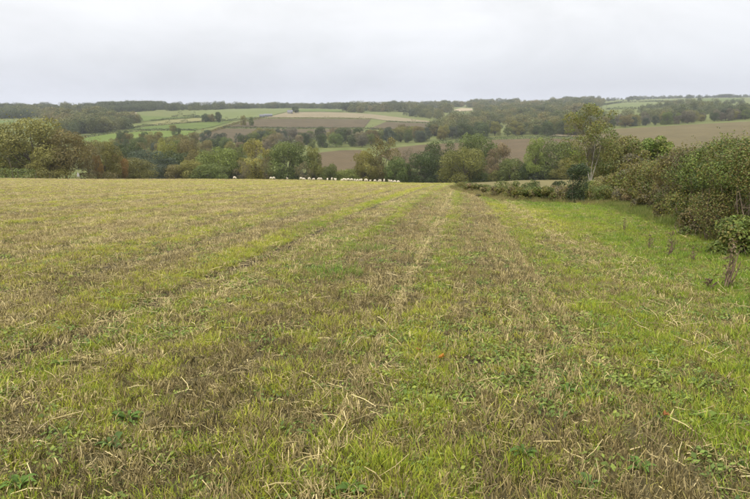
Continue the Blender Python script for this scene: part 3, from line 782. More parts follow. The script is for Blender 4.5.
# trees on the slope behind
def slope_trees(label, group, poly, n_, cols, seed, hr=(8, 13), mind=9, kinds=('oak', 'oak', 'bush', 'tall')):
    rng = np.random.default_rng(seed)
    pw = poly_world(poly); lo, hi = pw[:, :2].min(0), pw[:, :2].max(0)
    pts = []
    for _ in range(n_ * 60):
        if len(pts) >= n_: break
        p = lo + (hi - lo) * rng.random(2)
        if not inside(pw, p[:1], p[1:])[0]: continue
        if any(np.hypot(*(p - q)) < mind for q in pts): continue
        pts.append(p)
    cnt = {}
    for p in sorted(pts, key=lambda q: q[0] / q[1]):
        h = rng.uniform(*hr)
        c_ = rng.choice(cols)
        k_ = cnt[c_] = cnt.get(c_, -1) + 1
        tree("slope_tree", f"{ORDN[k_]} {CN[c_]} {label}", "tree", p[0], p[1], h, h * rng.uniform(.8, 1.15), rng.choice(kinds), c_, group)
slope_trees("tree from the left, in the valley wood behind the left trees", "left valley wood", [(98, 152), (115, 144), (150, 142), (200, 143), (225, 148), (240, 156), (190, 170), (120, 172)], 46, ['dk', 'gr', 'ol', 'br', 'bl'], 3)
slope_trees("tree from the left, on the bank below the ploughed hilltop", "wooded bank at the centre", [(222, 146), (260, 141), (300, 140), (330, 139), (366, 139), (370, 147), (340, 149), (312, 152), (290, 160), (240, 160)], 46, ['gr', 'ol', 'bl', 'gy', 'dk', 'tan'], 4)
slope_trees("tree from the left, between hilltop tip and reddish field", "wooded bank right of centre", [(366, 138), (400, 134), (440, 136), (470, 137), (440, 141.5), (412, 144), (385, 147), (372, 150)], 34, ['gr', 'ol', 'bl', 'dk', 'br'], 5)
slope_trees("tree from the left, in the tree line above the reddish field", "front of the big right wood", [(442, 140), (470, 138.6), (520, 137), (560, 136), (600, 136), (600, 133), (540, 133), (480, 134), (440, 137)], 34, ['gr', 'ol', 'bl', 'dk', 'dk'], 6, (9, 15))
slope_trees("tree from the left, in the strip above the tan field", "wooded strip above the tan field", [(600, 130.5), (620, 128), (660, 125.6), (700, 123), (750, 120), (790, 118), (790, 116), (740, 118), (680, 121.5), (620, 125), (600, 128)], 60, ['gr', 'ol', 'bl', 'dk', 'br', 'gy'], 7, (8, 14), 7)

# far woods: one mass each
WOODC = bpy.data.collections.new("wood_tree")
for i, s in enumerate((61, 62, 63, 64, 65)):
    t_, c_ = make_tree(s, 15, 1500, .052, .05, 1.05, (.16, .27), shape='round' if i < 3 else 'tall')
    c_.materials.clear(); c_.materials.append(m_wood)
    WOODC.objects.link(bpy.data.objects.new(f"wood_tree_{i:02d}", c_))
def wood(label, poly, seed, dens=1 / 70., hr=(8, 14), tint=(0, .8), name="far_wood", maxn=2500, clump=0.0):
    rng = np.random.default_rng(seed)
    pw = poly_world(poly); lo, hi = pw[:, :2].min(0), pw[:, :2].max(0)
    n_ = int(min((hi - lo).prod() * dens, 60000))
    p = lo + (hi - lo) * rng.random((n_, 2)); p = p[inside(pw, p[:, 0], p[:, 1])]; p = p[fbm(p[:, 0] / 38, p[:, 1] / 60, seed + 40) > clump][:maxn]
    z = gz(p[:, 0], p[:, 1]) - .2; h = rng.uniform(*hr, len(p)) * (.5 + .7 * noise(p[:, 0] / 45, p[:, 1] / 45, seed) + .4 * noise(p[:, 0] / 17, p[:, 1] / 17, seed + 5))
    w_ = h * rng.uniform(.8, 1.2, len(p))
    tn = tint[0] + (tint[1] - tint[0]) * np.clip(.5 * rng.random(len(p)) + .5 * noise(p[:, 0] / 30, p[:, 1] / 30, seed + 3), 0, 1)
    scatter(name, label, "wood", np.stack([p[:, 0], p[:, 1], z], 1), np.stack([0 * h, 0 * h, rng.random(len(p)) * 6.28], 1), np.stack([w_, w_, h], 1), tn, rng.integers(0, 5, len(p)), WOODC)
wood("big mixed wood filling the right middle distance", [(430, 136), (440, 124), (455, 118), (480, 114), (520, 112), (560, 111), (600, 112), (612, 120), (604, 131), (560, 134), (500, 135)], 1, 1 / 95., (7, 14), (0, 1), clump=.52)
wood("wooded far ridge right of the centre skyline", [(345, 112), (350, 108), (400, 107), (450, 105), (500, 103.4), (520, 102.4), (514, 106.5), (546, 106), (550, 103), (590, 101), (605, 102), (598, 109), (560, 110), (500, 111), (476, 113), (474, 107.6), (450, 107.8), (450, 112.5), (440, 120), (400, 115.5)], 2, 1 / 130., (8, 15), (0, 1), clump=.55)
wood("dark domed wood on the left skyline", [(96, 110), (104, 107.8), (130, 107.2), (160, 107.6), (168, 109.5), (140, 112), (112, 113), (98, 112.5)], 3, 1 / 70., (8, 14), (0, .5), clump=.3)
wood("dark wood along the far left skyline", [(-60, 118), (-60, 110.5), (0, 110), (50, 110), (94, 109.8), (92, 112.6), (80, 114), (60, 116), (30, 119), (0, 119)], 4, 1 / 110., (8, 14), (0, .8), clump=.48)
wood("mixed wood on the left slope behind the oaks", [(58, 124), (72, 119.5), (90, 118.5), (112, 121.4), (144, 122.4), (140, 126), (126, 129.5), (100, 134.5), (76, 138), (60, 134)], 5, 1 / 60., (8, 14), (.05, 1), clump=.36)
wood("thin wooded skyline band over the green crest", [(165, 109.6), (200, 108.6), (250, 108), (300, 107.4), (345, 107), (348, 109.6), (318, 108.8), (290, 108.4), (230, 109.2), (192, 111), (170, 112)], 6, 1 / 150., (7, 12), (0, .7), clump=.38)
wood("dark wooded far skyline at the right edge", [(600, 101.6), (640, 98.6), (700, 97.2), (760, 96.6), (800, 96.6), (800, 99), (745, 98), (700, 98.6), (652, 99.2), (630, 101.4)], 7, 1 / 420., (7, 12), (0, .6), clump=.42)
wood("hedges and copses of the far right hill", [(606, 112), (640, 110), (664, 107), (690, 103), (725, 102.4), (760, 102), (760, 106), (724, 108.6), (690, 110.6), (676, 111.4), (636, 113.6), (628, 120), (612, 121)], 8, 1 / 320., (6, 11), (0, .8), clump=.58)
wood("copses above the wooded strip of the tan field", [(680, 113), (700, 110), (728, 113), (760, 113), (790, 112), (790, 116), (740, 118), (680, 121), (640, 121.5), (640, 118)], 9, 1 / 120., (7, 13), (0, .8), clump=.46)
wood("brown copse under the left skyline with autumn colours", [(42, 122), (46, 117.6), (62, 117), (74, 119), (60, 122.5)], 10, 1 / 70., (8, 11), (.55, 1))

# hedgerows
def hedge(label, uv, hgt, wd, c, seed, name="hedgerow", leaf=.55, group=None, D=None):
    rng = np.random.default_rng(seed)
    uv = np.asarray(uv, float); pts = []
    for a, b in zip(uv[:-1], uv[1:]):
        m_ = max(2, int(np.hypot(*(b - a)) / 2))
        for k in range(m_): pts.append(a + (b - a) * k / m_)
    pts.append(uv[-1]); pts = np.array(pts)
    if D: W = np.stack([tu(pts[:, 0], pts[:, 1]) * np.interp(pts[:, 0], D[0], D[1]), np.interp(pts[:, 0], D[0], D[1])], 1)
    else: W = ground_at(pts[:, 0], pts[:, 1], 200.0)[:, :2]
    seg = np.hypot(*(W[1:] - W[:-1]).T); cum = np.concatenate([[0], np.cumsum(seg)])
    Lh = cum[-1]; n_ = int(min(9000, Lh * hgt * 10 / (leaf / .55) ** 2))
    s = rng.random(n_) * Lh
    px = np.interp(s, cum, W[:, 0]); py = np.interp(s, cum, W[:, 1])
    hh = hgt * (.6 + .8 * fbm(s / 5.0, s * 0 + seed, seed, 3)) * (1 + 1.3 * (noise(s / 14.0, s * 0 + 9, seed) > .86))
    a = rng.random(n_) * math.pi; r_ = .75 + .3 * rng.random(n_)
    ox = np.cos(a) * wd * .5 * r_; oz = np.sin(a) * hh * r_
    dirx = np.interp(s, cum, np.gradient(W[:, 0])); diry = np.interp(s, cum, np.gradient(W[:, 1]))
    dn = unit(np.stack([-diry, dirx], 1))
    X = px + dn[:, 0] * ox; Y = py + dn[:, 1] * ox
    o_ = np.array([px[0], py[0], float(gz(px[0], py[0]))])
    P = np.stack([X, Y, gz(X, Y) + oz], 1) - o_
    N = unit(np.stack([dn[:, 0] * np.cos(a), dn[:, 1] * np.cos(a), np.sin(a)], 1) + rng.normal(size=(n_, 3)) * .6)
    sz = leaf * (.6 + .8 * rng.random(n_))
    Vq = leaf_quads(P, N, sz, sz * .8, rng)
    base = np.array(COL[c]); cc = base * (.65 + .7 * rng.random((n_, 1))) * (.85 + .3 * noise(s / 6, s * 0, seed)[:, None])
    root = empty(name, o_); tag(root, label, "hedge", group)
    link("foliage", mesh_quads("foliage", *Vq, m_leaf, {"col": cc}), root)
    st = []
    for q in np.linspace(0, Lh, min(60, max(4, int(Lh / 6)))):
        bx, by = np.interp(q, cum, W[:, 0]), np.interp(q, cum, W[:, 1]); b = np.array([bx, by, float(gz(bx, by))]) - o_
        st.append(tube([b - [0, 0, .2], b + [rng.normal() * .2, rng.normal() * .2, hgt * .6]], [.09, .04], 4))
    link("stems", mesh_quads("stems", *join(st), m_twig), root)
HG = "hedgerows between the far fields"
hedge("clipped green hedge at the far left edge of the stubble field", [(-20, 177.2), (0, 177.2), (33, 177.4), (36, 177.5)], 2.3, 2.4, 'gr', 1, leaf=.28, D=([-20, 36], [130, 137]))
hedge("lower brownish hedge between the clipped hedge and the white marker", [(36, 177.6), (60, 177.8), (76, 178)], 1.9, 2.0, 'ol', 2, leaf=.28, D=([36, 76], [137, 146]))
hedge("low dark hedge right of the white marker at the field edge", [(80, 178), (100, 178.3), (118, 178.6)], 1.8, 2.0, 'br', 3, leaf=.28, D=([80, 118], [148, 170]))
hedge("hedge along the top of the bright green pasture strip at left", [(74, 140), (110, 134.2), (150, 131), (186, 130.6), (197, 131)], 2.4, 3, 'dk', 4, group=HG)
hedge("hedge above the second green strip on the left slope", [(128, 129.6), (146, 126.4), (165, 125.2), (200, 122.4), (232, 121.3)], 2.2, 3, 'dk', 5, group=HG)
hedge("hedge between dry field and crest pasture on the left slope", [(150, 121.4), (165, 120), (196, 117.8), (226, 120.8), (262, 118.2)], 2.0, 3, 'dk', 6, group=HG)
hedge("dark hedge running along the middle of the ploughed hilltop", [(222, 128.6), (260, 128.6), (300, 129), (340, 129), (367, 128.9), (396, 131)], 2.2, 3, 'dk', 7, group=HG)
hedge("hedge between pale stubble and ploughed field on the hilltop", [(262, 118.5), (300, 118.5), (345, 118.5), (371, 119.2)], 1.6, 2.5, 'ol', 8, group=HG)
hedge("hedge sloping down left beside the ploughed fields", [(262, 118.9), (240, 123), (226, 127.6), (206, 134), (192, 139)], 2.4, 3, 'br', 9, group=HG)
hedge("short dark hedge at the right tip of the hilltop stubble", [(386, 121.7), (405, 122.6), (436, 123.7)], 1.8, 3, 'dk', 10, group=HG)
hedge("dark hedge along the top of the reddish ploughed field", [(440, 144), (490, 140), (540, 138.3), (580, 139.2)], 2.6, 3.5, 'dk', 11, group=HG)
hedge("hedge along the top of the pale green pasture on the right hill", [(598, 106), (622, 102.8), (655, 101.9), (678, 102.6)], 4, 6, 'dk', 12, group=HG, leaf=1.2)
hedge("hedge under the pale green pasture on the right hill", [(606, 109.8), (640, 109), (666, 106.6)], 4, 6, 'dk', 13, group=HG, leaf=1.2)
hedge("hedge at the foot of the green crest pasture", [(172, 117.6), (192, 116.6), (200, 118)], 3, 4, 'dk', 14, group=HG)

# hedgerow trees one can tell apart
for lab, u, vt, wp, D, kd, c in [
 ("single small tree in the hedge of the bright green pasture", 173, 124.5, 7, 640, 'oak', 'ol'),
 ("left tree of the small copse in the crest pasture", 205, 113.5, 6, 800, 'oak', 'dk'),
 ("middle tree of the small copse in the crest pasture", 211, 114, 7, 810, 'oak', 'br'),
 ("right, tallest tree of the small copse in the crest pasture", 218, 112, 6, 800, 'oak', 'dk'),
 ("small bush left above the ploughed hilltop field", 243, 115.5, 5, 770, 'bush', 'ol'),
 ("small bush right above the ploughed hilltop field", 251, 116, 4, 775, 'bush', 'gr'),
 ("tree beside the white farmhouse on the hilltop", 295, 106.5, 6, 1060, 'oak', 'dk'),
 ("taller tree standing up from the centre skyline", 346, 102.5, 9, 1250, 'oak', 'dk'),
 ("tall dark tree on the skyline above the crest pasture", 283, 103.5, 5, 1500, 'oak', 'dk'),
 ("dark round tree on the left skyline", 79, 105.3, 6, 1500, 'oak', 'dk'),
 ("orange leaved tree below the left skyline wood", 53, 112.8, 8, 930, 'oak', 'orr'),
 ("dark tree group top on the right skyline", 726, 94, 12, 2600, 'oak', 'dk')]:
    tree_px("hedgerow_tree", lab, u, vt, wp, D, kd, c, "single trees on the far slopes")

# ---------------------------------------------------------------- trees and scrub beyond the right of the field
def lobed_leaves(lobes, n_, leaf, rng, cols, fill=.25, asp=.6, shell=.35):
    """leaf kites over a set of lobes (centre, radii)"""
    C = np.array([a for a, b in lobes], float); R = np.array([b for a, b in lobes], float)
    w = (R[:, 0] * R[:, 2]); pk = rng.choice(len(C), n_ * 2, p=w / w.sum())
    d = unit(rng.normal(size=(n_ * 2, 3)) + np.array([0, 0, .2]))
    f = shell + (1.04 - shell) * np.sqrt(rng.random(n_ * 2)) + .06 * np.maximum(rng.normal(size=n_ * 2), 0) ** 2 * (rng.random(n_ * 2) < .5)
    P = C[pk] + d * R[pk] * f[:, None]
    q = np.linalg.norm((P[:, None] - C[None]) / R[None], axis=2)
    k = ((q < .6).sum(1) == 0) | (rng.random(len(P)) < fill); k &= P[:, 2] > .02
    P, d, pk = P[k][:n_], d[k][:n_], pk[k][:n_]
    N = unit(d + rng.normal(size=d.shape) * .7 + np.array([0, 0, .25])); s = leaf * (.5 + rng.random(len(P)))
    V, Q = leaf_quads(P, N, s, s * asp, rng)
    lobc = rng.integers(0, len(cols), len(C)); mixc = rng.integers(0, len(cols), len(P))
    ci = np.where(rng.random(len(P)) < .6, lobc[pk], mixc)
    cc = np.array([COL[c_] if isinstance(c_, str) else c_ for c_ in cols])[ci] * (.6 + .8 * rng.random((len(P), 1))) * (.92 + .16 * rng.random((len(P), 3)))
    return V, Q, cc

def near_tree(name, label, x, y, h, w, seed, cols, n_, leaf, cb=.25, bark_m=None, nl=26, trunk=.12, forks=None, lr=(.16, .26), cat="tree", fill=.15):
    rng = np.random.default_rng(seed)
    root = empty(name, (x, y, float(gz(x, y)) - .05)); tag(root, label, cat)
    lob = []
    for k in range(nl):
        f = rng.random(); zc = h * (cb + (1 - cb) * (.1 + .8 * f)); env = math.sin(math.pi * (.18 + .74 * f)) ** .55
        a = rng.random() * 6.283; r = .5 * w * env * math.sqrt(rng.random()) * .85
        rr = w * rng.uniform(*lr) * .7
        lob.append(((r * math.cos(a), r * math.sin(a), min(zc, h - rr * .8)), (rr, rr, rr * .8)))
    V, Q, cc = lobed_leaves(lob, n_, leaf, rng, cols, fill)
    link("crown", mesh_quads("crown", V, Q, m_leaf, {"col": cc}), root)
    parts = []; twigs = []
    forks = forks or [(0.0, 0.0, h * .62)]
    zf = h * cb * .55 if len(forks) > 1 else .3
    parts.append(tube([[0, 0, -.15], [0, 0, .1], [.02, 0, zf]], [trunk * 1.3, trunk * 1.1, trunk], 8))
    tops = []
    for fx_, fy_, fz in forks:
        pts = [[.02, 0, zf - .05], [fx_ * .35, fy_ * .35, zf + (fz - zf) * .3], [fx_ * .7 + .08, fy_ * .7, zf + (fz - zf) * .65], [fx_, fy_, fz]]
        parts.append(tube(pts, [trunk * .85, trunk * .7, trunk * .5, trunk * .25], 7)); tops.append(np.array(pts))
    for c_, r_ in lob:
        pts = tops[rng.integers(len(tops))]; st = pts[1] + (pts[3] - pts[1]) * rng.random()
        c_ = np.array(c_); mid = (st + c_) / 2 + [0, 0, .1]
        twigs.append(tube([st, mid, c_], [trunk * .3, trunk * .2, trunk * .06], 4))
        for _ in range(3):
            e_ = c_ + rng.normal(size=3) * np.array(r_) * .6; twigs.append(tube([mid, (mid + e_) / 2 + rng.normal(size=3) * .06, e_], [trunk * .12, trunk * .08, trunk * .03], 3))
    link("trunk", mesh_quads("trunk", *join(parts), bark_m or m_bark, smooth=True), root)
    link("branches", mesh_quads("branches", *join(twigs), m_bark, smooth=True), root)
    return root
def near_px(name, label, u, vtop, wpx, D, seed, cols, n_, leaf, **k):
    x = float(tu(u, (vtop + 180) / 2)) * D
    h = H + D * float(kv(vtop)) - float(gz(x, D)) + .05
    return near_tree(name, label, x, D, h, wpx / FPX * D, seed, cols, n_, leaf, **k)

near_px("pale_trunk_tree", "tall airy tree with forked pale trunk right of centre", 593, 102, 72, 60, 8, ['ol', 'gr', 'ol', 'li', (.14, .14, .045)], 10500, .13, cb=.30, bark_m=m_pale, nl=46, trunk=.065, forks=[(-.9, .1, 5.8), (.85, .2, 5.4), (.1, -.2, 6.8)], lr=(.11, .19), fill=.3)
near_px("scrub_tree", "broad olive brown tree behind the hedge, right of the pale trunk", 622, 135, 62, 66, 4, ['ol', 'br', 'ol', 'gr'], 15000, .17, cb=.04, nl=40)
near_px("scrub_tree", "bright green ash sapling behind the brown hedge shrubs", 657, 133, 44, 56, 5, ['li', 'li', (.12, .17, .035)], 9000, .16, cb=.06, nl=30)
near_px("scrub_tree", "dull brown tree between the olive tree and green sapling", 640, 148, 40, 52, 14, ['br', 'ol', 'gy'], 8000, .15, cb=.03, nl=26)
near_px("scrub_tree", "greenish tree low behind the hedge top, right of the sapling", 682, 146, 44, 50, 15, ['ol', 'gr', 'li'], 8000, .15, cb=.03, nl=26)

def shrub(name, label, x, y, h, w, dpt, seed, cols, n_, leaf, cat="shrub", stems=14, sink=0.05, nl=16, flat=.0, group=None, bottom=.12, lobe=(.2, .32), shoots=10):
    rng = np.random.default_rng(seed)
    root = empty(name, (x, y, float(gz(x, y)) - sink)); tag(root, label, cat, group)
    lob = []
    for k in range(nl):
        f = rng.random() ** .8; zc = h * (bottom + (.96 - bottom) * f)
        env = (1 - (f * (1 - flat)) ** 2.4) ** .5
        a = rng.random() * 6.283; q = math.sqrt(rng.random()); rr = rng.uniform(*lobe) * min(w, h)
        lob.append(((.5 * w * env * q * math.cos(a) * .8, .5 * dpt * env * q * math.sin(a) * .8, max(min(zc, h - rr * .8), rr * .4)), (rr * 1.05, rr * 1.05, rr * .85)))
    V, Q, cc = lobed_leaves(lob, n_, leaf, rng, cols)
    parts = []; SV, SQ, SC = [V], [Q], [cc]; off = len(V)
    for k in range(shoots):
        c_, r_ = lob[rng.integers(len(lob))]; a = rng.random() * 6.283; d_ = unit(np.array([math.cos(a) * .55, math.sin(a) * .55, rng.uniform(.3, 1.2)]))
        b = np.array(c_) + d_ * np.array(r_) * .8; L_ = rng.uniform(.10, .45) * min(1.3, h / 2); tip = b + d_ * L_ + np.array([0, 0, -.05])
        if b[2] < h * .35: continue
        parts.append(tube([b - d_ * .1, (b + tip) / 2 + rng.normal(size=3) * .02, tip], [.006, .004, .002], 3))
        m_ = 18; tt = rng.random(m_) ** 1.5; P_ = b + (tip - b) * tt[:, None] + rng.normal(size=(m_, 3)) * .025
        v_, q_ = leaf_quads(P_, unit(rng.normal(size=(m_, 3)) + [0, 0, .6]), leaf * (.6 + .7 * rng.random(m_)), leaf * .5, rng)
        SV.append(v_); SQ.append(q_ + off); off += len(v_)
        SC.append(np.array([COL[x_] if isinstance(x_, str) else x_ for x_ in cols])[rng.integers(0, len(cols), m_)] * (.9 + .5 * rng.random((m_, 1))))
    V, Q, cc = np.concatenate(SV), np.concatenate(SQ), np.concatenate(SC)
    link("foliage", mesh_quads("foliage", V, Q, m_leaf, {"col": cc}), root)
    for k in range(stems):
        c_ = np.array(lob[rng.integers(len(lob))][0]) + rng.normal(size=3) * .12; c_[2] = min(c_[2], h * .85); b = np.array([c_[0] * .55 + rng.normal() * .12, c_[1] * .55 + rng.normal() * .1, -.1])
        m_ = (b + c_) / 2 + rng.normal(size=3) * .08
        e_ = c_ + (c_ - m_) * .3 + rng.normal(size=3) * .08
        parts.append(tube([b, m_, c_, e_], [.018, .013, .008, .003], 4))
        for _ in range(3):
            st = m_ + (c_ - m_) * rng.random(); en = st + unit(rng.normal(size=3) + [0, 0, .5]) * rng.uniform(.2, .5) * min(1, h / 2)
            parts.append(tube([st, (st + en) / 2 + rng.normal(size=3) * .03, en], [.007, .005, .002], 3))
    link("stems", mesh_quads("stems", *join(parts), m_twig), root)
    return root
def shrub_px(name, label, u, vtop, wpx, D, seed, cols, n_, leaf, dpt=1.0, **k):
    x = float(tu(u, vtop)) * D
    h = H + D * float(kv(vtop)) - float(gz(x, D)) + .05
    w = wpx / FPX * D
    return shrub(name, label, x, D, max(h, .3), w, w * dpt, seed, cols, n_, leaf, **k)

RED = (.125, .098, .046); DKB = (.095, .080, .040); GL = (.15, .195, .042); MG = (.110, .145, .034); DG = (.060, .086, .025); STRAWC = (.26, .20, .10); BRK = (.125, .098, .045)
# the near hedge, shrub by shrub from the right edge of the frame outwards
HH = "shrubs of the overgrown hedge along the right side of the field"
for i, (lab, u, vt, wp, D, cols, n_, leaf) in enumerate([
 ("tall glossy green hedge shrub filling the right edge of the picture", 782, 136, 130, 12.8, [MG, 'ol', DG, 'br', GL], 30000, .038),
 ("green hedge shrub with lighter leaves at the right edge, second along", 741, 140, 92, 15.2, ['ol', MG, GL, DG, 'br'], 30000, .040),
 ("dark hedge shrub with reddish stems left of the right edge shrubs", 715, 142, 74, 18.4, [MG, DG, 'ol', RED, GL], 22000, .049),
 ("dark brownish hedge shrub where the hedge top starts to fall", 695, 150, 64, 21.5, [DG, RED, 'ol', DKB, MG], 19000, .053),
 ("russet hedge shrub with thin leaves in the middle of the hedge", 678, 153, 58, 24.5, ['br', RED, 'ol', DKB], 16000, .058),
 ("brown olive hedge shrub left of the russet one", 663, 160, 52, 28.0, ['br', 'ol', 'gy', MG], 14000, .062),
 ("olive hedge shrub further along the hedge", 648, 164, 46, 31.5, ['ol', 'br', MG], 10000, .078),
 ("pale green fuzzy shrub near the far end of the hedge", 632, 170, 40, 35.5, ['ol', 'li', 'gy'], 7000, .095),
 ("small olive shrub ending the dense part of the hedge", 617, 174, 36, 38.5, ['ol', 'br', 'li'], 6000, .10),
 ]):
    shrub_px("hedge_shrub", lab, u, vt, wp, D, 900 + i, cols, n_, leaf, dpt=.9, flat=.0, nl=40, stems=46, group=HH, lobe=(.09, .24), shoots=60)
for i, (lab, u, vt, wp, D, cols, n_, leaf) in enumerate([
 ("olive shrub behind the hedge between its two rightmost shrubs", 760, 138, 90, 17.5, [MG, 'ol', GL], 11000, .065),
 ("greenish shrub behind the dark reddish hedge shrub", 728, 139, 64, 20.5, [MG, 'ol', 'li'], 9000, .070),
 ("dull green shrub behind the russet part of the hedge", 687, 149, 50, 26.0, ['ol', MG, 'br'], 8000, .080),
 ("dull olive shrub behind the far part of the hedge", 655, 161, 54, 33.0, ['ol', 'gr', 'br'], 7000, .095),
 ]):
    shrub_px("hedge_shrub", lab, u, vt, wp, D, 930 + i, cols, n_, leaf, dpt=.9, flat=.0, nl=30, stems=20, group=HH, lobe=(.11, .25), shoots=50)
# lower fringe of the hedge: leggy undergrowth
for i, (lab, u, vt, wp, D, cols) in enumerate([
 ("leafy bramble low at the hedge foot by the right edge", 744, 214, 66, 12.6, [MG, GL, 'ol', GL]),
 ("reddish bramble clump low in the hedge left of the dead trunk", 708, 207, 56, 16.6, [RED, DKB, MG, 'br']),
 ("brown bramble clump at the foot of the russet hedge shrub", 676, 199, 50, 21.5, [DKB, 'br', RED, 'ol']),
 ("tangled brown undergrowth at the foot of the olive hedge shrub", 649, 192, 44, 28.0, ['br', 'ol', 'gy']),
 ("low pale undergrowth at the foot of the pale green shrub", 626, 189, 40, 33.5, ['ol', 'gy', STRAWC]),
 ]):
    shrub_px("bramble", lab, u, vt, wp, D, 950 + i, cols, 3600, .065, dpt=.7, nl=12, stems=22, cat="bramble", group="brambles at the hedge foot", bottom=.05)

# scrub bank at the far right corner of the field
SG = "bushes of the scrubby bank beyond the field's right corner"
for i, (lab, u, vt, wp, D, cols, n_, leaf, asp) in enumerate([
 ("small round dark gorse bush left of the holly", 560, 181, 15, 47, [(.030, .045, .018), MG], 2400, .07, 0),
 ("dark green bush, right one of the three small meadow bushes", 534, 180, 12, 60, [DG, MG], 2000, .09, 0),
 ("green bush, middle one of the three small meadow bushes", 525, 182, 10, 62, [MG, DG], 1600, .09, 0),
 ("dark bush, left one of the three small meadow bushes", 517, 180, 13, 61, [DG, MG, 'ol'], 2000, .09, 0),
 ("grey green bush at the left end of the scrub bank", 503, 181, 18, 66, ['gr', 'ol', MG], 2200, .09, 0),
 ("leafy green bush hiding the foot of the pale trunked tree", 592, 181, 24, 52, ['gr', 'ol', 'li'], 4000, .09, 0),
 ("yellowish fuzzy bush right of the holly", 603, 176, 32, 41, ['ol', 'li', STRAWC], 3600, .08, 0),
 ("brown bracken mound under the pale trunked tree", 602, 184, 44, 38, [BRK, 'ol', 'gr', MG], 6000, .08, 0),
 ("straw coloured dead growth heap left of the bracken mound", 572, 187, 40, 37.5, [STRAWC, BRK, 'gy', 'ol'], 5000, .08, 0),
 ("olive bramble mound in the middle of the scrub bank", 546, 187, 50, 38, ['ol', 'gr', MG, BRK], 6500, .08, 0),
 ("brown bramble mound left of the middle of the scrub bank", 518, 187.5, 46, 40, ['ol', 'ol', BRK, MG], 6500, .09, 0),
 ("low brown bracken at the scrub bank below the grey green bush", 494, 186.5, 42, 45, ['ol', BRK, 'gr'], 6000, .09, 0),
 ("brown tussocky scrub where the field corner drops away", 474, 184, 34, 58, ['ol', 'gr', STRAWC], 5000, .10, 0),
 ("narrow scrub tongue at the left tip of the bank", 462, 182.5, 24, 84, ['ol', 'br', BRK], 2200, .12, 0),
 ]):
    shrub_px("bush", lab, u, vt, wp, D, 980 + i, cols, n_, leaf, dpt=1.0, nl=12, stems=8, cat="bush", group=SG, bottom=.02)

shrub_px("holly", "tall dark upright holly standing before the pale trunked tree", 580, 164, 17, 36.2, 77, [(.036, .054, .020), (.055, .080, .028), (.026, .040, .016)], 8000, .06, dpt=1.0, nl=34, stems=8, cat="bush", group=SG, bottom=.0, flat=.45, lobe=(.28, .42), shoots=14)
rng = np.random.default_rng(21)
SCN = ["olive", "green", "brown", "straw coloured", "dark green"]; SCC = [['ol', 'ol', MG], ['gr', MG, 'ol'], ['br', BRK, 'ol'], [STRAWC, 'gy', 'ol'], [DG, MG, 'gr']]
for i in range(34):
    u = 456 + 4.6 * i + rng.uniform(-3, 3); D = float(np.interp(u, [455, 480, 500, 520, 610], [86, 60, 46, 40, 36])) + rng.uniform(0, 9)
    vt = float(np.interp(u, [455, 480, 520, 610], [183, 185.5, 189, 187])) + rng.uniform(-2.5, 3.5); k = int(rng.choice([0, 0, 0, 1, 1, 2, 3, 4]))
    place = (ORD[i] + " from the left" if i else "leftmost") if i < 17 else (ORD[33 - i] + " from the right" if i < 33 else "rightmost")
    shrub_px("scrub_clump", f"low {SCN[k]} scrub clump, {place} of those along the bank", u, vt, rng.uniform(12, 30), D, 1100 + i, SCC[k], 2600, .075, dpt=1.3, nl=16, stems=10, cat="scrub", group="low scrub clumps along the bank", bottom=.0, lobe=(.2, .45), shoots=16)
# long grass bank in front of the scrub
rng = np.random.default_rng(5)
m_rank = tuft_mat("rank_grass_blade", [(0, (.075, .125, .024)), (.4, (.135, .16, .035)), (.7, (.19, .165, .06)), (1, (.24, .185, .09))])
cr_ = protos("rank_grass", m_rank, [lambda r, a=a: tuft_blades(30, .16, .18, .42, .010, .5, r, .7) for a in range(3)])
yb = np.concatenate([rng.uniform(6, 100, 5200), rng.uniform(9, 34, 5000)]); xb = edge_x(yb) + np.concatenate([rng.uniform(-.6, 4.0, 5200), rng.normal(size=5000) * .7 - .2]) * (.4 + yb / 60)
kk = np.abs(xb) < .66 * yb + 2; xb, yb = xb[kk], yb[kk]
scatter("rank_grass", "long rank grass along the hedge foot and scrub bank", "grass", np.stack([xb, yb, gz(xb, yb)], 1),
        np.stack([rng.normal(size=len(xb)) * .1, rng.normal(size=len(xb)) * .1, rng.random(len(xb)) * 6.28], 1),
        np.stack([.6 + .8 * rng.random(len(xb))] * 3, 1) * np.interp(yb, [5, 20, 30, 60, 100], [.5, .75, .55, .8, 1.2])[:, None],
        np.clip(.1 + .5 * noise(xb, yb, 4) + .35 * sstep(28, 38, yb), 0, 1), rng.integers(0, 3, len(xb)), cr_)

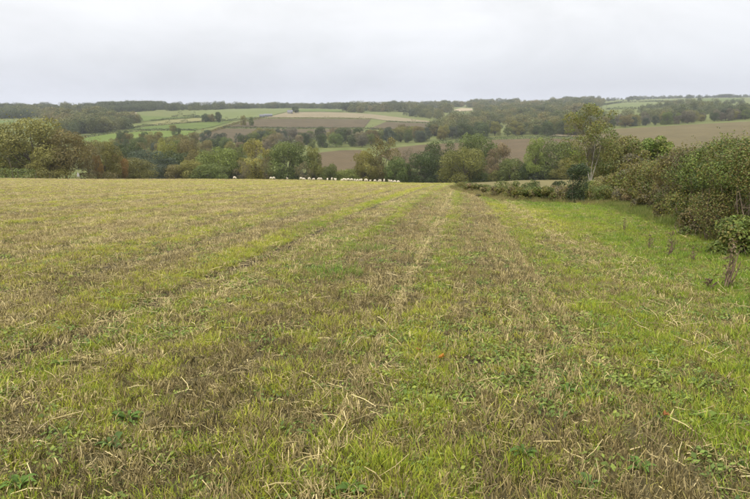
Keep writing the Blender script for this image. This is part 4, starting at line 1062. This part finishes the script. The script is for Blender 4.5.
# dead stalks standing in the grass before the hedge
def dead_stalk(label, u, v, hpx, seed, thick=1.0, leafy_=40):
    p = ground_at([u], [v], 3.0)[0]; D = p[1]; h = hpx / FPX * D
    rng = np.random.default_rng(seed)
    root = empty("dead_stalk", (p[0], p[1], float(gz(p[0], p[1])) - .02)); tag(root, label, "dead plant", "dead plant stalks in the grass before the hedge")
    parts = []
    for k in range(int(5 * thick) + 2):
        b = np.array([rng.normal() * .03 * thick, rng.normal() * .03 * thick, 0]); t = np.array([rng.normal() * .07 * thick + .05, rng.normal() * .08, h * rng.uniform(.45, 1)])
        parts.append(tube([b, (b + t) / 2 + rng.normal(size=3) * .03, t], [.011 * thick, .009 * thick, .005], 5))
    link("stems", mesh_quads("stems", *join(parts), bark("dry_stem", (.085, .06, .038), (.20, .145, .085), 12)), root)
    z = h * rng.random(leafy_ * 4); a = rng.random(len(z)) * 6.28
    r = (.035 + .05 * (1 - z / h) ** 2 + .03 * np.sin(z * 31 + seed) ** 2) * thick * np.sqrt(rng.random(len(z)))
    P = np.stack([r * np.cos(a), r * np.sin(a), z + .02], 1)
    V, Q = leaf_quads(P, unit(rng.normal(size=(len(z), 3))), .034 * (.6 + rng.random(len(z))), .02, rng)
    cc = np.array([(.14, .10, .055), (.085, .06, .038), (.20, .15, .08)])[rng.integers(0, 3, len(z))] * (.7 + .6 * rng.random((len(z), 1)))
    link("dead_leaves", mesh_quads("dead_leaves", V, Q, m_leaf, {"col": cc}), root)
dead_stalk("thick upright brown dead stump of stalks near the right edge", 728, 289, 52, 1, 1.15, 60)
dead_stalk("brown dead stalk standing left of the thick stump", 668, 256, 24, 2, .8, 22)
dead_stalk("thin dead stalk behind the brown one", 672, 246, 16, 3, .5, 12)
dead_stalk("short dead stalk further up the green strip", 649, 249, 15, 4, .5, 12)
dead_stalk("dark dead stalk halfway along the green strip", 624, 231, 13, 5, .7, 18)
dead_stalk("low brown dead plant left of the thick stump foot", 708, 290, 12, 6, .9, 30)
dead_stalk("small dead plant in front of the hedge middle", 692, 262, 16, 7, .5, 14)

# ---------------------------------------------------------------- weeds and leaves one can pick out
m_dock, n, l = new_mat("dock_leaf")
leafy(m_dock, n, l, attr(n, "col").outputs['Color'], .35, .8)
def dock(label, u, v, R, n_, c, seed, name="broad_leaf_weed"):
    p = ground_at([u], [v], 1.5)[0]; rng = np.random.default_rng(seed)
    root = empty(name, (p[0], p[1], float(gz(p[0], p[1])) + .005)); tag(root, label, "weed", "single broad leaved weeds in the stubble")
    R *= .8
    for k in range(n_):
        L = R * rng.uniform(.7, 1.15); w = L * rng.uniform(.26, .4); N_ = 7
        t = np.linspace(0, 1, N_); prof = np.sin(math.pi * np.clip(t * .93 + .05, 0, 1)) ** .8 * w * .5 * (1 + .15 * np.sin(t * 19 + k))
        lift = R * (.35 * np.sin(t * 2.2) * rng.uniform(.6, 1.5)); run = L * t
        Vv = np.concatenate([np.stack([run, prof, lift + prof * .45], 1), np.stack([run, 0 * t, lift], 1), np.stack([run, -prof, lift + prof * .45], 1)])
        q = [(a * N_ + i, a * N_ + i + 1, (a + 1) * N_ + i + 1, (a + 1) * N_ + i) for a in (0, 1) for i in range(N_ - 1)]
        cc = np.array(c) * rng.uniform(.7, 1.3) * np.ones((len(q), 3))
        lf = link("leaf", mesh_quads("leaf", Vv, q, m_dock, {"col": cc}, smooth=True), root)
        lf.rotation_euler = (rng.normal() * .15, 0, k * 6.283 / n_ + rng.normal() * .3)
WG, WB, WD = (.095, .165, .030), (.095, .15, .040), (.14, .20, .036)
for i, (lab, u, v, R, n_, c) in enumerate([
 ("lush green dock weed in the left foreground", 127, 420, .13, 11, WG),
 ("dull green dock weed just below the lush left one", 112, 446, .13, 9, WB),
 ("single green weed at the bottom left corner", 18, 488, .12, 9, WG),
 ("pale green weed right of the lush left weed", 182, 436, .09, 8, WD),
 ("green weed plant at the bottom edge below centre", 352, 492, .11, 9, WG),
 ("green weed left of the picture middle in the stubble", 268, 372, .10, 9, WD),
 ("bright green weed in the lower right of the stubble", 524, 455, .11, 10, WG),
 ("green weed toward the lower right corner", 640, 470, .12, 10, WG),
 ("green weed near the right edge low down", 706, 420, .12, 9, WD),
 ("dark green weed in the stubble right of centre", 566, 392, .11, 9, WG),
 ("green weed in the straw band left of the orange leaf", 340, 346, .11, 9, WG),
 ("small green weed far left in the stubble", 62, 366, .12, 9, WD),
 ("dull green weed above the bottom edge at right", 588, 486, .11, 9, WB),
 ]):
    dock(lab, u, v, R, n_, c, 300 + i)
def fallen_leaf(label, u, v, L, c, seed):
    p = ground_at([u], [v], 1.5)[0]; rng = np.random.default_rng(seed)
    root = empty("fallen_leaf", (p[0], p[1], float(gz(p[0], p[1])) + .045), rng.random() * 6.28); tag(root, label, "leaf")
    a = np.linspace(0, 2 * math.pi, 15)[:-1]; r = L * .5 * (1 + .28 * np.cos(a * 5)) * (1 + .1 * rng.normal(size=14))
    X, Y = r * np.cos(a), r * np.sin(a) * .8
    V = [(0, 0, .0)] + [(x_, y_, .25 * abs(y_) + .03 * rng.random()) for x_, y_ in zip(X, Y)]
    F = [(0, i + 1, (i + 1) % 14 + 1) for i in range(14)]
    bl_ = mesh_quads("blade", V, F, m_dock, {"col": np.array(c) * (.8 + .4 * rng.random((14, 1)))})
    link("blade", bl_, root).rotation_euler = (.35, .2, 0)
    link("stalk", mesh_quads("stalk", *tube([[-L * .4, 0, .0], [-L * .75, .004, -.01], [-L * 1.05, .01, -.03]], [.0025, .002, .002], 4), m_twig), root)
fallen_leaf("bright orange fallen leaf in the straw right of centre", 441, 361, .065, (.40, .18, .03), 1)
fallen_leaf("dull orange brown fallen leaf left of the bright orange one", 418, 354, .05, (.27, .13, .05), 2)
fallen_leaf("rusty fallen leaf in the lower right green patch", 664, 421, .05, (.28, .12, .04), 3)
# lush tufts that stand out
def lush(label, u, v, R, hh, seed):
    p = ground_at([u], [v], 2.0)[0]; rng = np.random.default_rng(seed)
    V, Q, bl = tuft_blades(260, R, hh * .5, hh, .006, .5, rng)
    root = link("grass_clump", mesh_quads("grass_clump", V, Q, m_leaf, {"col": np.array((.12, .21, .025)) * (.6 + .8 * bl[:, None])}), None, (p[0], p[1], float(gz(p[0], p[1]))))
    tag(root, label, "grass clump", "lush grass clumps in the stubble")
lush("lush bright green grass clump in the stubble left of centre", 337, 275, .42, .25, 1)
lush("lush green grass clump behind, nearer the sheep", 372, 250, .38, .18, 2)
lush("low green grass clump right of centre by the green stripe", 604, 331, .26, .12, 3)

# ---------------------------------------------------------------- sheep
def sheep_mesh(name, graze, seed):
    """one continuous body: barrel, neck, head, four legs"""
    bm_v = [(0, 0, .62), (.30, 0, .63), (-.32, 0, .64), (-.47, 0, .60)]
    ed = [(0, 1), (0, 2), (2, 3)]; rad = [(.25, .27), (.24, .25), (.24, .25), (.13, .13)]
    def add(p, par, r):
        bm_v.append(p); ed.append((par, len(bm_v) - 1)); rad.append((r, r)); return len(bm_v) - 1
    if graze: a = add((.50, 0, .52), 1, .13); b = add((.62, 0, .28), a, .085); c_ = add((.68, 0, .10), b, .05)
    else: a = add((.48, 0, .78), 1, .13); b = add((.60, 0, .95), a, .09); c_ = add((.76, 0, .90), b, .05)
    for s in (-1, 1):
        e1 = add((b and bm_v[b][0] - .03, s * .13, bm_v[b][2] + .05), b, .022)
        k = add((.28, s * .13, .36), 1, .075); k = add((.28, s * .13, .18), k, .04); add((.29, s * .13, .0), k, .035)
        k = add((-.34, s * .13, .40), 2, .09); k = add((-.38, s * .13, .20), k, .042); add((-.35, s * .13, .0), k, .035)
    me = bpy.data.meshes.new(name + "_s"); me.from_pydata(bm_v, ed, [])
    o = bpy.data.objects.new(name + "_s", me); col.objects.link(o)
    sk = o.modifiers.new("skin", 'SKIN'); ss = o.modifiers.new("sub", 'SUBSURF'); ss.levels = 1; ss.render_levels = 1
    for i, r in enumerate(rad): me.skin_vertices[0].data[i].radius = r
    me.skin_vertices[0].data[0].use_root = True
    dg = bpy.context.evaluated_depsgraph_get(); ev = o.evaluated_get(dg)
    out = bpy.data.meshes.new_from_object(ev); out.name = name
    bpy.data.objects.remove(o)
    out.materials.clear(); out.materials.append(m_wool)
    out.polygons.foreach_set("use_smooth", np.ones(len(out.polygons), bool))
    return out
m_wool, n, l = new_mat("wool")
out = n.new("ShaderNodeOutputMaterial"); p = n.new("ShaderNodeBsdfPrincipled"); p.inputs['Roughness'].default_value = .95
t = n.new("ShaderNodeTexCoord"); z = n.new("ShaderNodeTexNoise"); z.inputs['Scale'].default_value = 9; z.inputs['Detail'].default_value = 4
l.new(t.outputs['Object'], z.inputs['Vector'])
l.new(ramp(n, l, z.outputs[0], [(.3, (.42, .37, .28)), (.7, (.60, .54, .42))]), p.inputs['Base Color'])
bp = n.new("ShaderNodeBump"); bp.inputs['Strength'].default_value = .6; l.new(z.outputs[0], bp.inputs['Height']); l.new(bp.outputs[0], p.inputs['Normal'])
l.new(p.outputs[0], out.inputs[0])
SM = [sheep_mesh("sheep_grazing", True, 1), sheep_mesh("sheep_standing", False, 2)]
SHEEP = [(235.5, "lone sheep farthest left at the field edge"), (271, "sheep, left one of the pair ahead of the flock"), (273.8, "sheep, right one of the pair ahead of the flock"), (287, "single white sheep between the pair and the flock"),
         (301.5, "leftmost sheep of the long flock")] + [(u, None) for u in (305, 308, 310.5, 314, 319, 321.5, 327, 331, 334.5, 336.5, 341, 343.5, 345.5, 349, 351.5, 354, 357, 359.5, 362, 365, 367.5, 371, 375.5, 379, 381.5, 384, 389, 391.5, 395)] + [(398.5, "rightmost sheep of the flock near the green bush")]
rng = np.random.default_rng(3)
for i, (u, lab) in enumerate(SHEEP):
    u += rng.uniform(-1.2, 1.2); t_ = (u - 375) / FPX / 1.0; y_ = float(np.interp(u, [230, 290, 400], [174, 177, 180])) + rng.uniform(-7, 6); x_ = t_ * y_
    me = SM[int(rng.random() < .3)]
    o = bpy.data.objects.new("sheep", me); col.objects.link(o)
    s_ = rng.uniform(.74, .9)
    o.location = (x_, y_, float(gz(x_, y_)) + .03); o.scale = (s_,) * 3
    o.rotation_euler = (0, 0, rng.choice([0, math.pi]) + rng.normal() * .8)
    nl_, nr_ = i - 4, len(SHEEP) - 1 - i
    pl_ = f"{ORDN[nl_]} from the left" if nl_ <= nr_ else f"{ORDN[nr_]} from the right"
    tag(o, lab or f"cream white sheep, {pl_} in the flock along the field's far edge", "sheep", "flock of sheep at the far edge of the field")

# ---------------------------------------------------------------- small built things
def box(bm_list, x0, x1, y0, y1, z0, z1):
    V = np.array([(x, y, z) for z in (z0, z1) for x, y in ((x0, y0), (x1, y0), (x1, y1), (x0, y1))], float)
    Q = np.array([(0, 3, 2, 1), (4, 5, 6, 7), (0, 1, 5, 4), (1, 2, 6, 5), (2, 3, 7, 6), (3, 0, 4, 7)])
    bm_list.append((V, Q))
def flat_mat(name, c, rough=.8):
    return bark(name, tuple(.85 * a for a in c), c, 1.5)
m_white = flat_mat("white_render", (.30, .295, .28)); m_slate = flat_mat("slate", (.13, .13, .15)); m_grey = flat_mat("grey_sheet", (.15, .155, .16)); m_dark = flat_mat("dark_pane", (.04, .045, .05)); m_post = flat_mat("timber", (.22, .16, .11))
def house(name, label, u, v, D, L, Dp, hw, hr, wallm, roofm, wins, cat):
    x = float(tu(u, v)) * D; root = empty(name, (x, D, float(gz(x, D)) - .1), .1); tag(root, label, cat)
    b = []; box(b, -L / 2, L / 2, -Dp / 2, Dp / 2, 0, hw); link("wall", mesh_quads("wall", *join(b), wallm), root)
    e = .3; z0 = hw - .02
    V = np.array([(-L / 2 - e, -Dp / 2 - e, z0), (L / 2 + e, -Dp / 2 - e, z0), (L / 2 + e, Dp / 2 + e, z0), (-L / 2 - e, Dp / 2 + e, z0), (-L / 2 - e, 0, hw + hr), (L / 2 + e, 0, hw + hr)])
    me = bpy.data.meshes.new("roof"); me.from_pydata(V.tolist(), [], [(0, 1, 5, 4), (2, 3, 4, 5), (0, 4, 3), (1, 2, 5), (0, 3, 2, 1)]); me.materials.append(roofm)
    r = link("roof", me, root)
    for k in range(wins):
        cxw = -L / 2 + L * (k + .5) / wins
        w = []; box(w, cxw - .6, cxw + .6, -Dp / 2 - .06, -Dp / 2 + .02, hw * .45, hw * .45 + 1.2); link("window", mesh_quads("window", *join(w), m_dark), root)
    if wins:
        c_ = []; box(c_, L / 2 - 1.2, L / 2 - .4, -.4, .4, hw + hr * .4, hw + hr + 1.0); link("chimney", mesh_quads("chimney", *join(c_), wallm), r)
house("farmhouse", "small white farmhouse by a tree on the hilltop left of centre", 290, 111, 1040, 8, 6, 3.4, 2.2, m_white, m_slate, 3, "house")
house("farm_shed", "long grey farm shed on the hilltop beside the ploughed field", 268, 114, 960, 12, 7, 2.6, 1.4, m_grey, m_grey, 0, "shed")
house("farm_shed", "small grey farm shed left of the long hilltop shed", 262, 114.5, 940, 7, 6, 2.6, 1.4, m_grey, m_slate, 0, "shed")
house("farmhouse", "tiny pale house in the distant wood right of centre", 437, 108.5, 1500, 11, 8, 6, 2.5, m_white, m_slate, 3, "house")
house("farmhouse", "tiny pale house on the skyline at centre right", 506, 104, 2000, 12, 8, 6, 3, m_white, m_slate, 3, "house")
# white marker in the gap of the left hedge
px_, py_ = float(tu(78, 174)) * 139.0, 139.0
root = empty("marker_board", (px_, py_, float(gz(px_, py_))), 0, (.75, .75, .8)); tag(root, "small upright white marker standing in the gap of the left hedge", "marker")
b = []; box(b, -.06, .06, -.05, .05, -.2, 1.0); link("post", mesh_quads("post", *join(b), m_post), root)
V = np.array([(-.38, -.08, .75), (.38, -.08, .75), (.34, -.08, 1.35), (.05, -.08, 1.9), (-.1, -.08, 1.9), (-.3, -.08, 1.3)])
V = np.concatenate([V, V + [0, .05, 0]]); me = bpy.data.meshes.new("board")
me.from_pydata(V.tolist(), [], [tuple(range(5, -1, -1)), tuple(range(6, 12))] + [(i, (i + 1) % 6, (i + 1) % 6 + 6, i + 6) for i in range(6)]); me.materials.append(m_white); link("board", me, root)
# leaning pale dead trunk in the left trees
px_, py_ = float(tu(11, 168)) * 140.0, 140.0
root = empty("dead_tree", (px_, py_, float(gz(px_, py_)))); tag(root, "thin bare trunk leaning in front of the left oaks", "dead tree")
link("trunk", mesh_quads("trunk", *tube([[.3, 0, -.2], [.1, 0, 2], [-.3, 0, 5.2]], [.08, .06, .03], 7), m_bark), root)
link("branch", mesh_quads("branch", *tube([[-.02, 0, 3], [-.5, .1, 3.9], [-.8, 0, 4.6]], [.04, .03, .015], 5), m_bark), root)

# ---------------------------------------------------------------- the air
m_haze = bpy.data.materials.new("haze_air"); m_haze.use_nodes = True
n, l = m_haze.node_tree.nodes, m_haze.node_tree.links; n.clear()
out = n.new("ShaderNodeOutputMaterial"); pv = n.new("ShaderNodeVolumePrincipled")
pv.inputs['Color'].default_value = (.84, .89, 1.0, 1); pv.inputs['Density'].default_value = .00010; pv.inputs['Anisotropy'].default_value = .1
l.new(pv.outputs[0], out.inputs['Volume'])
m_haze.cycles.homogeneous_volume = True
b = []; zmin = float(ZZ.min()) - 1.0; zmax = float(ZZ.max()) + 32.0
box(b, -5600, 5800, -60, 6900, zmin, zmax)
o = link("haze", mesh_quads("haze", *join(b), m_haze)); tag(o, "thin pale autumn haze over the valley", "haze", kind="stuff")
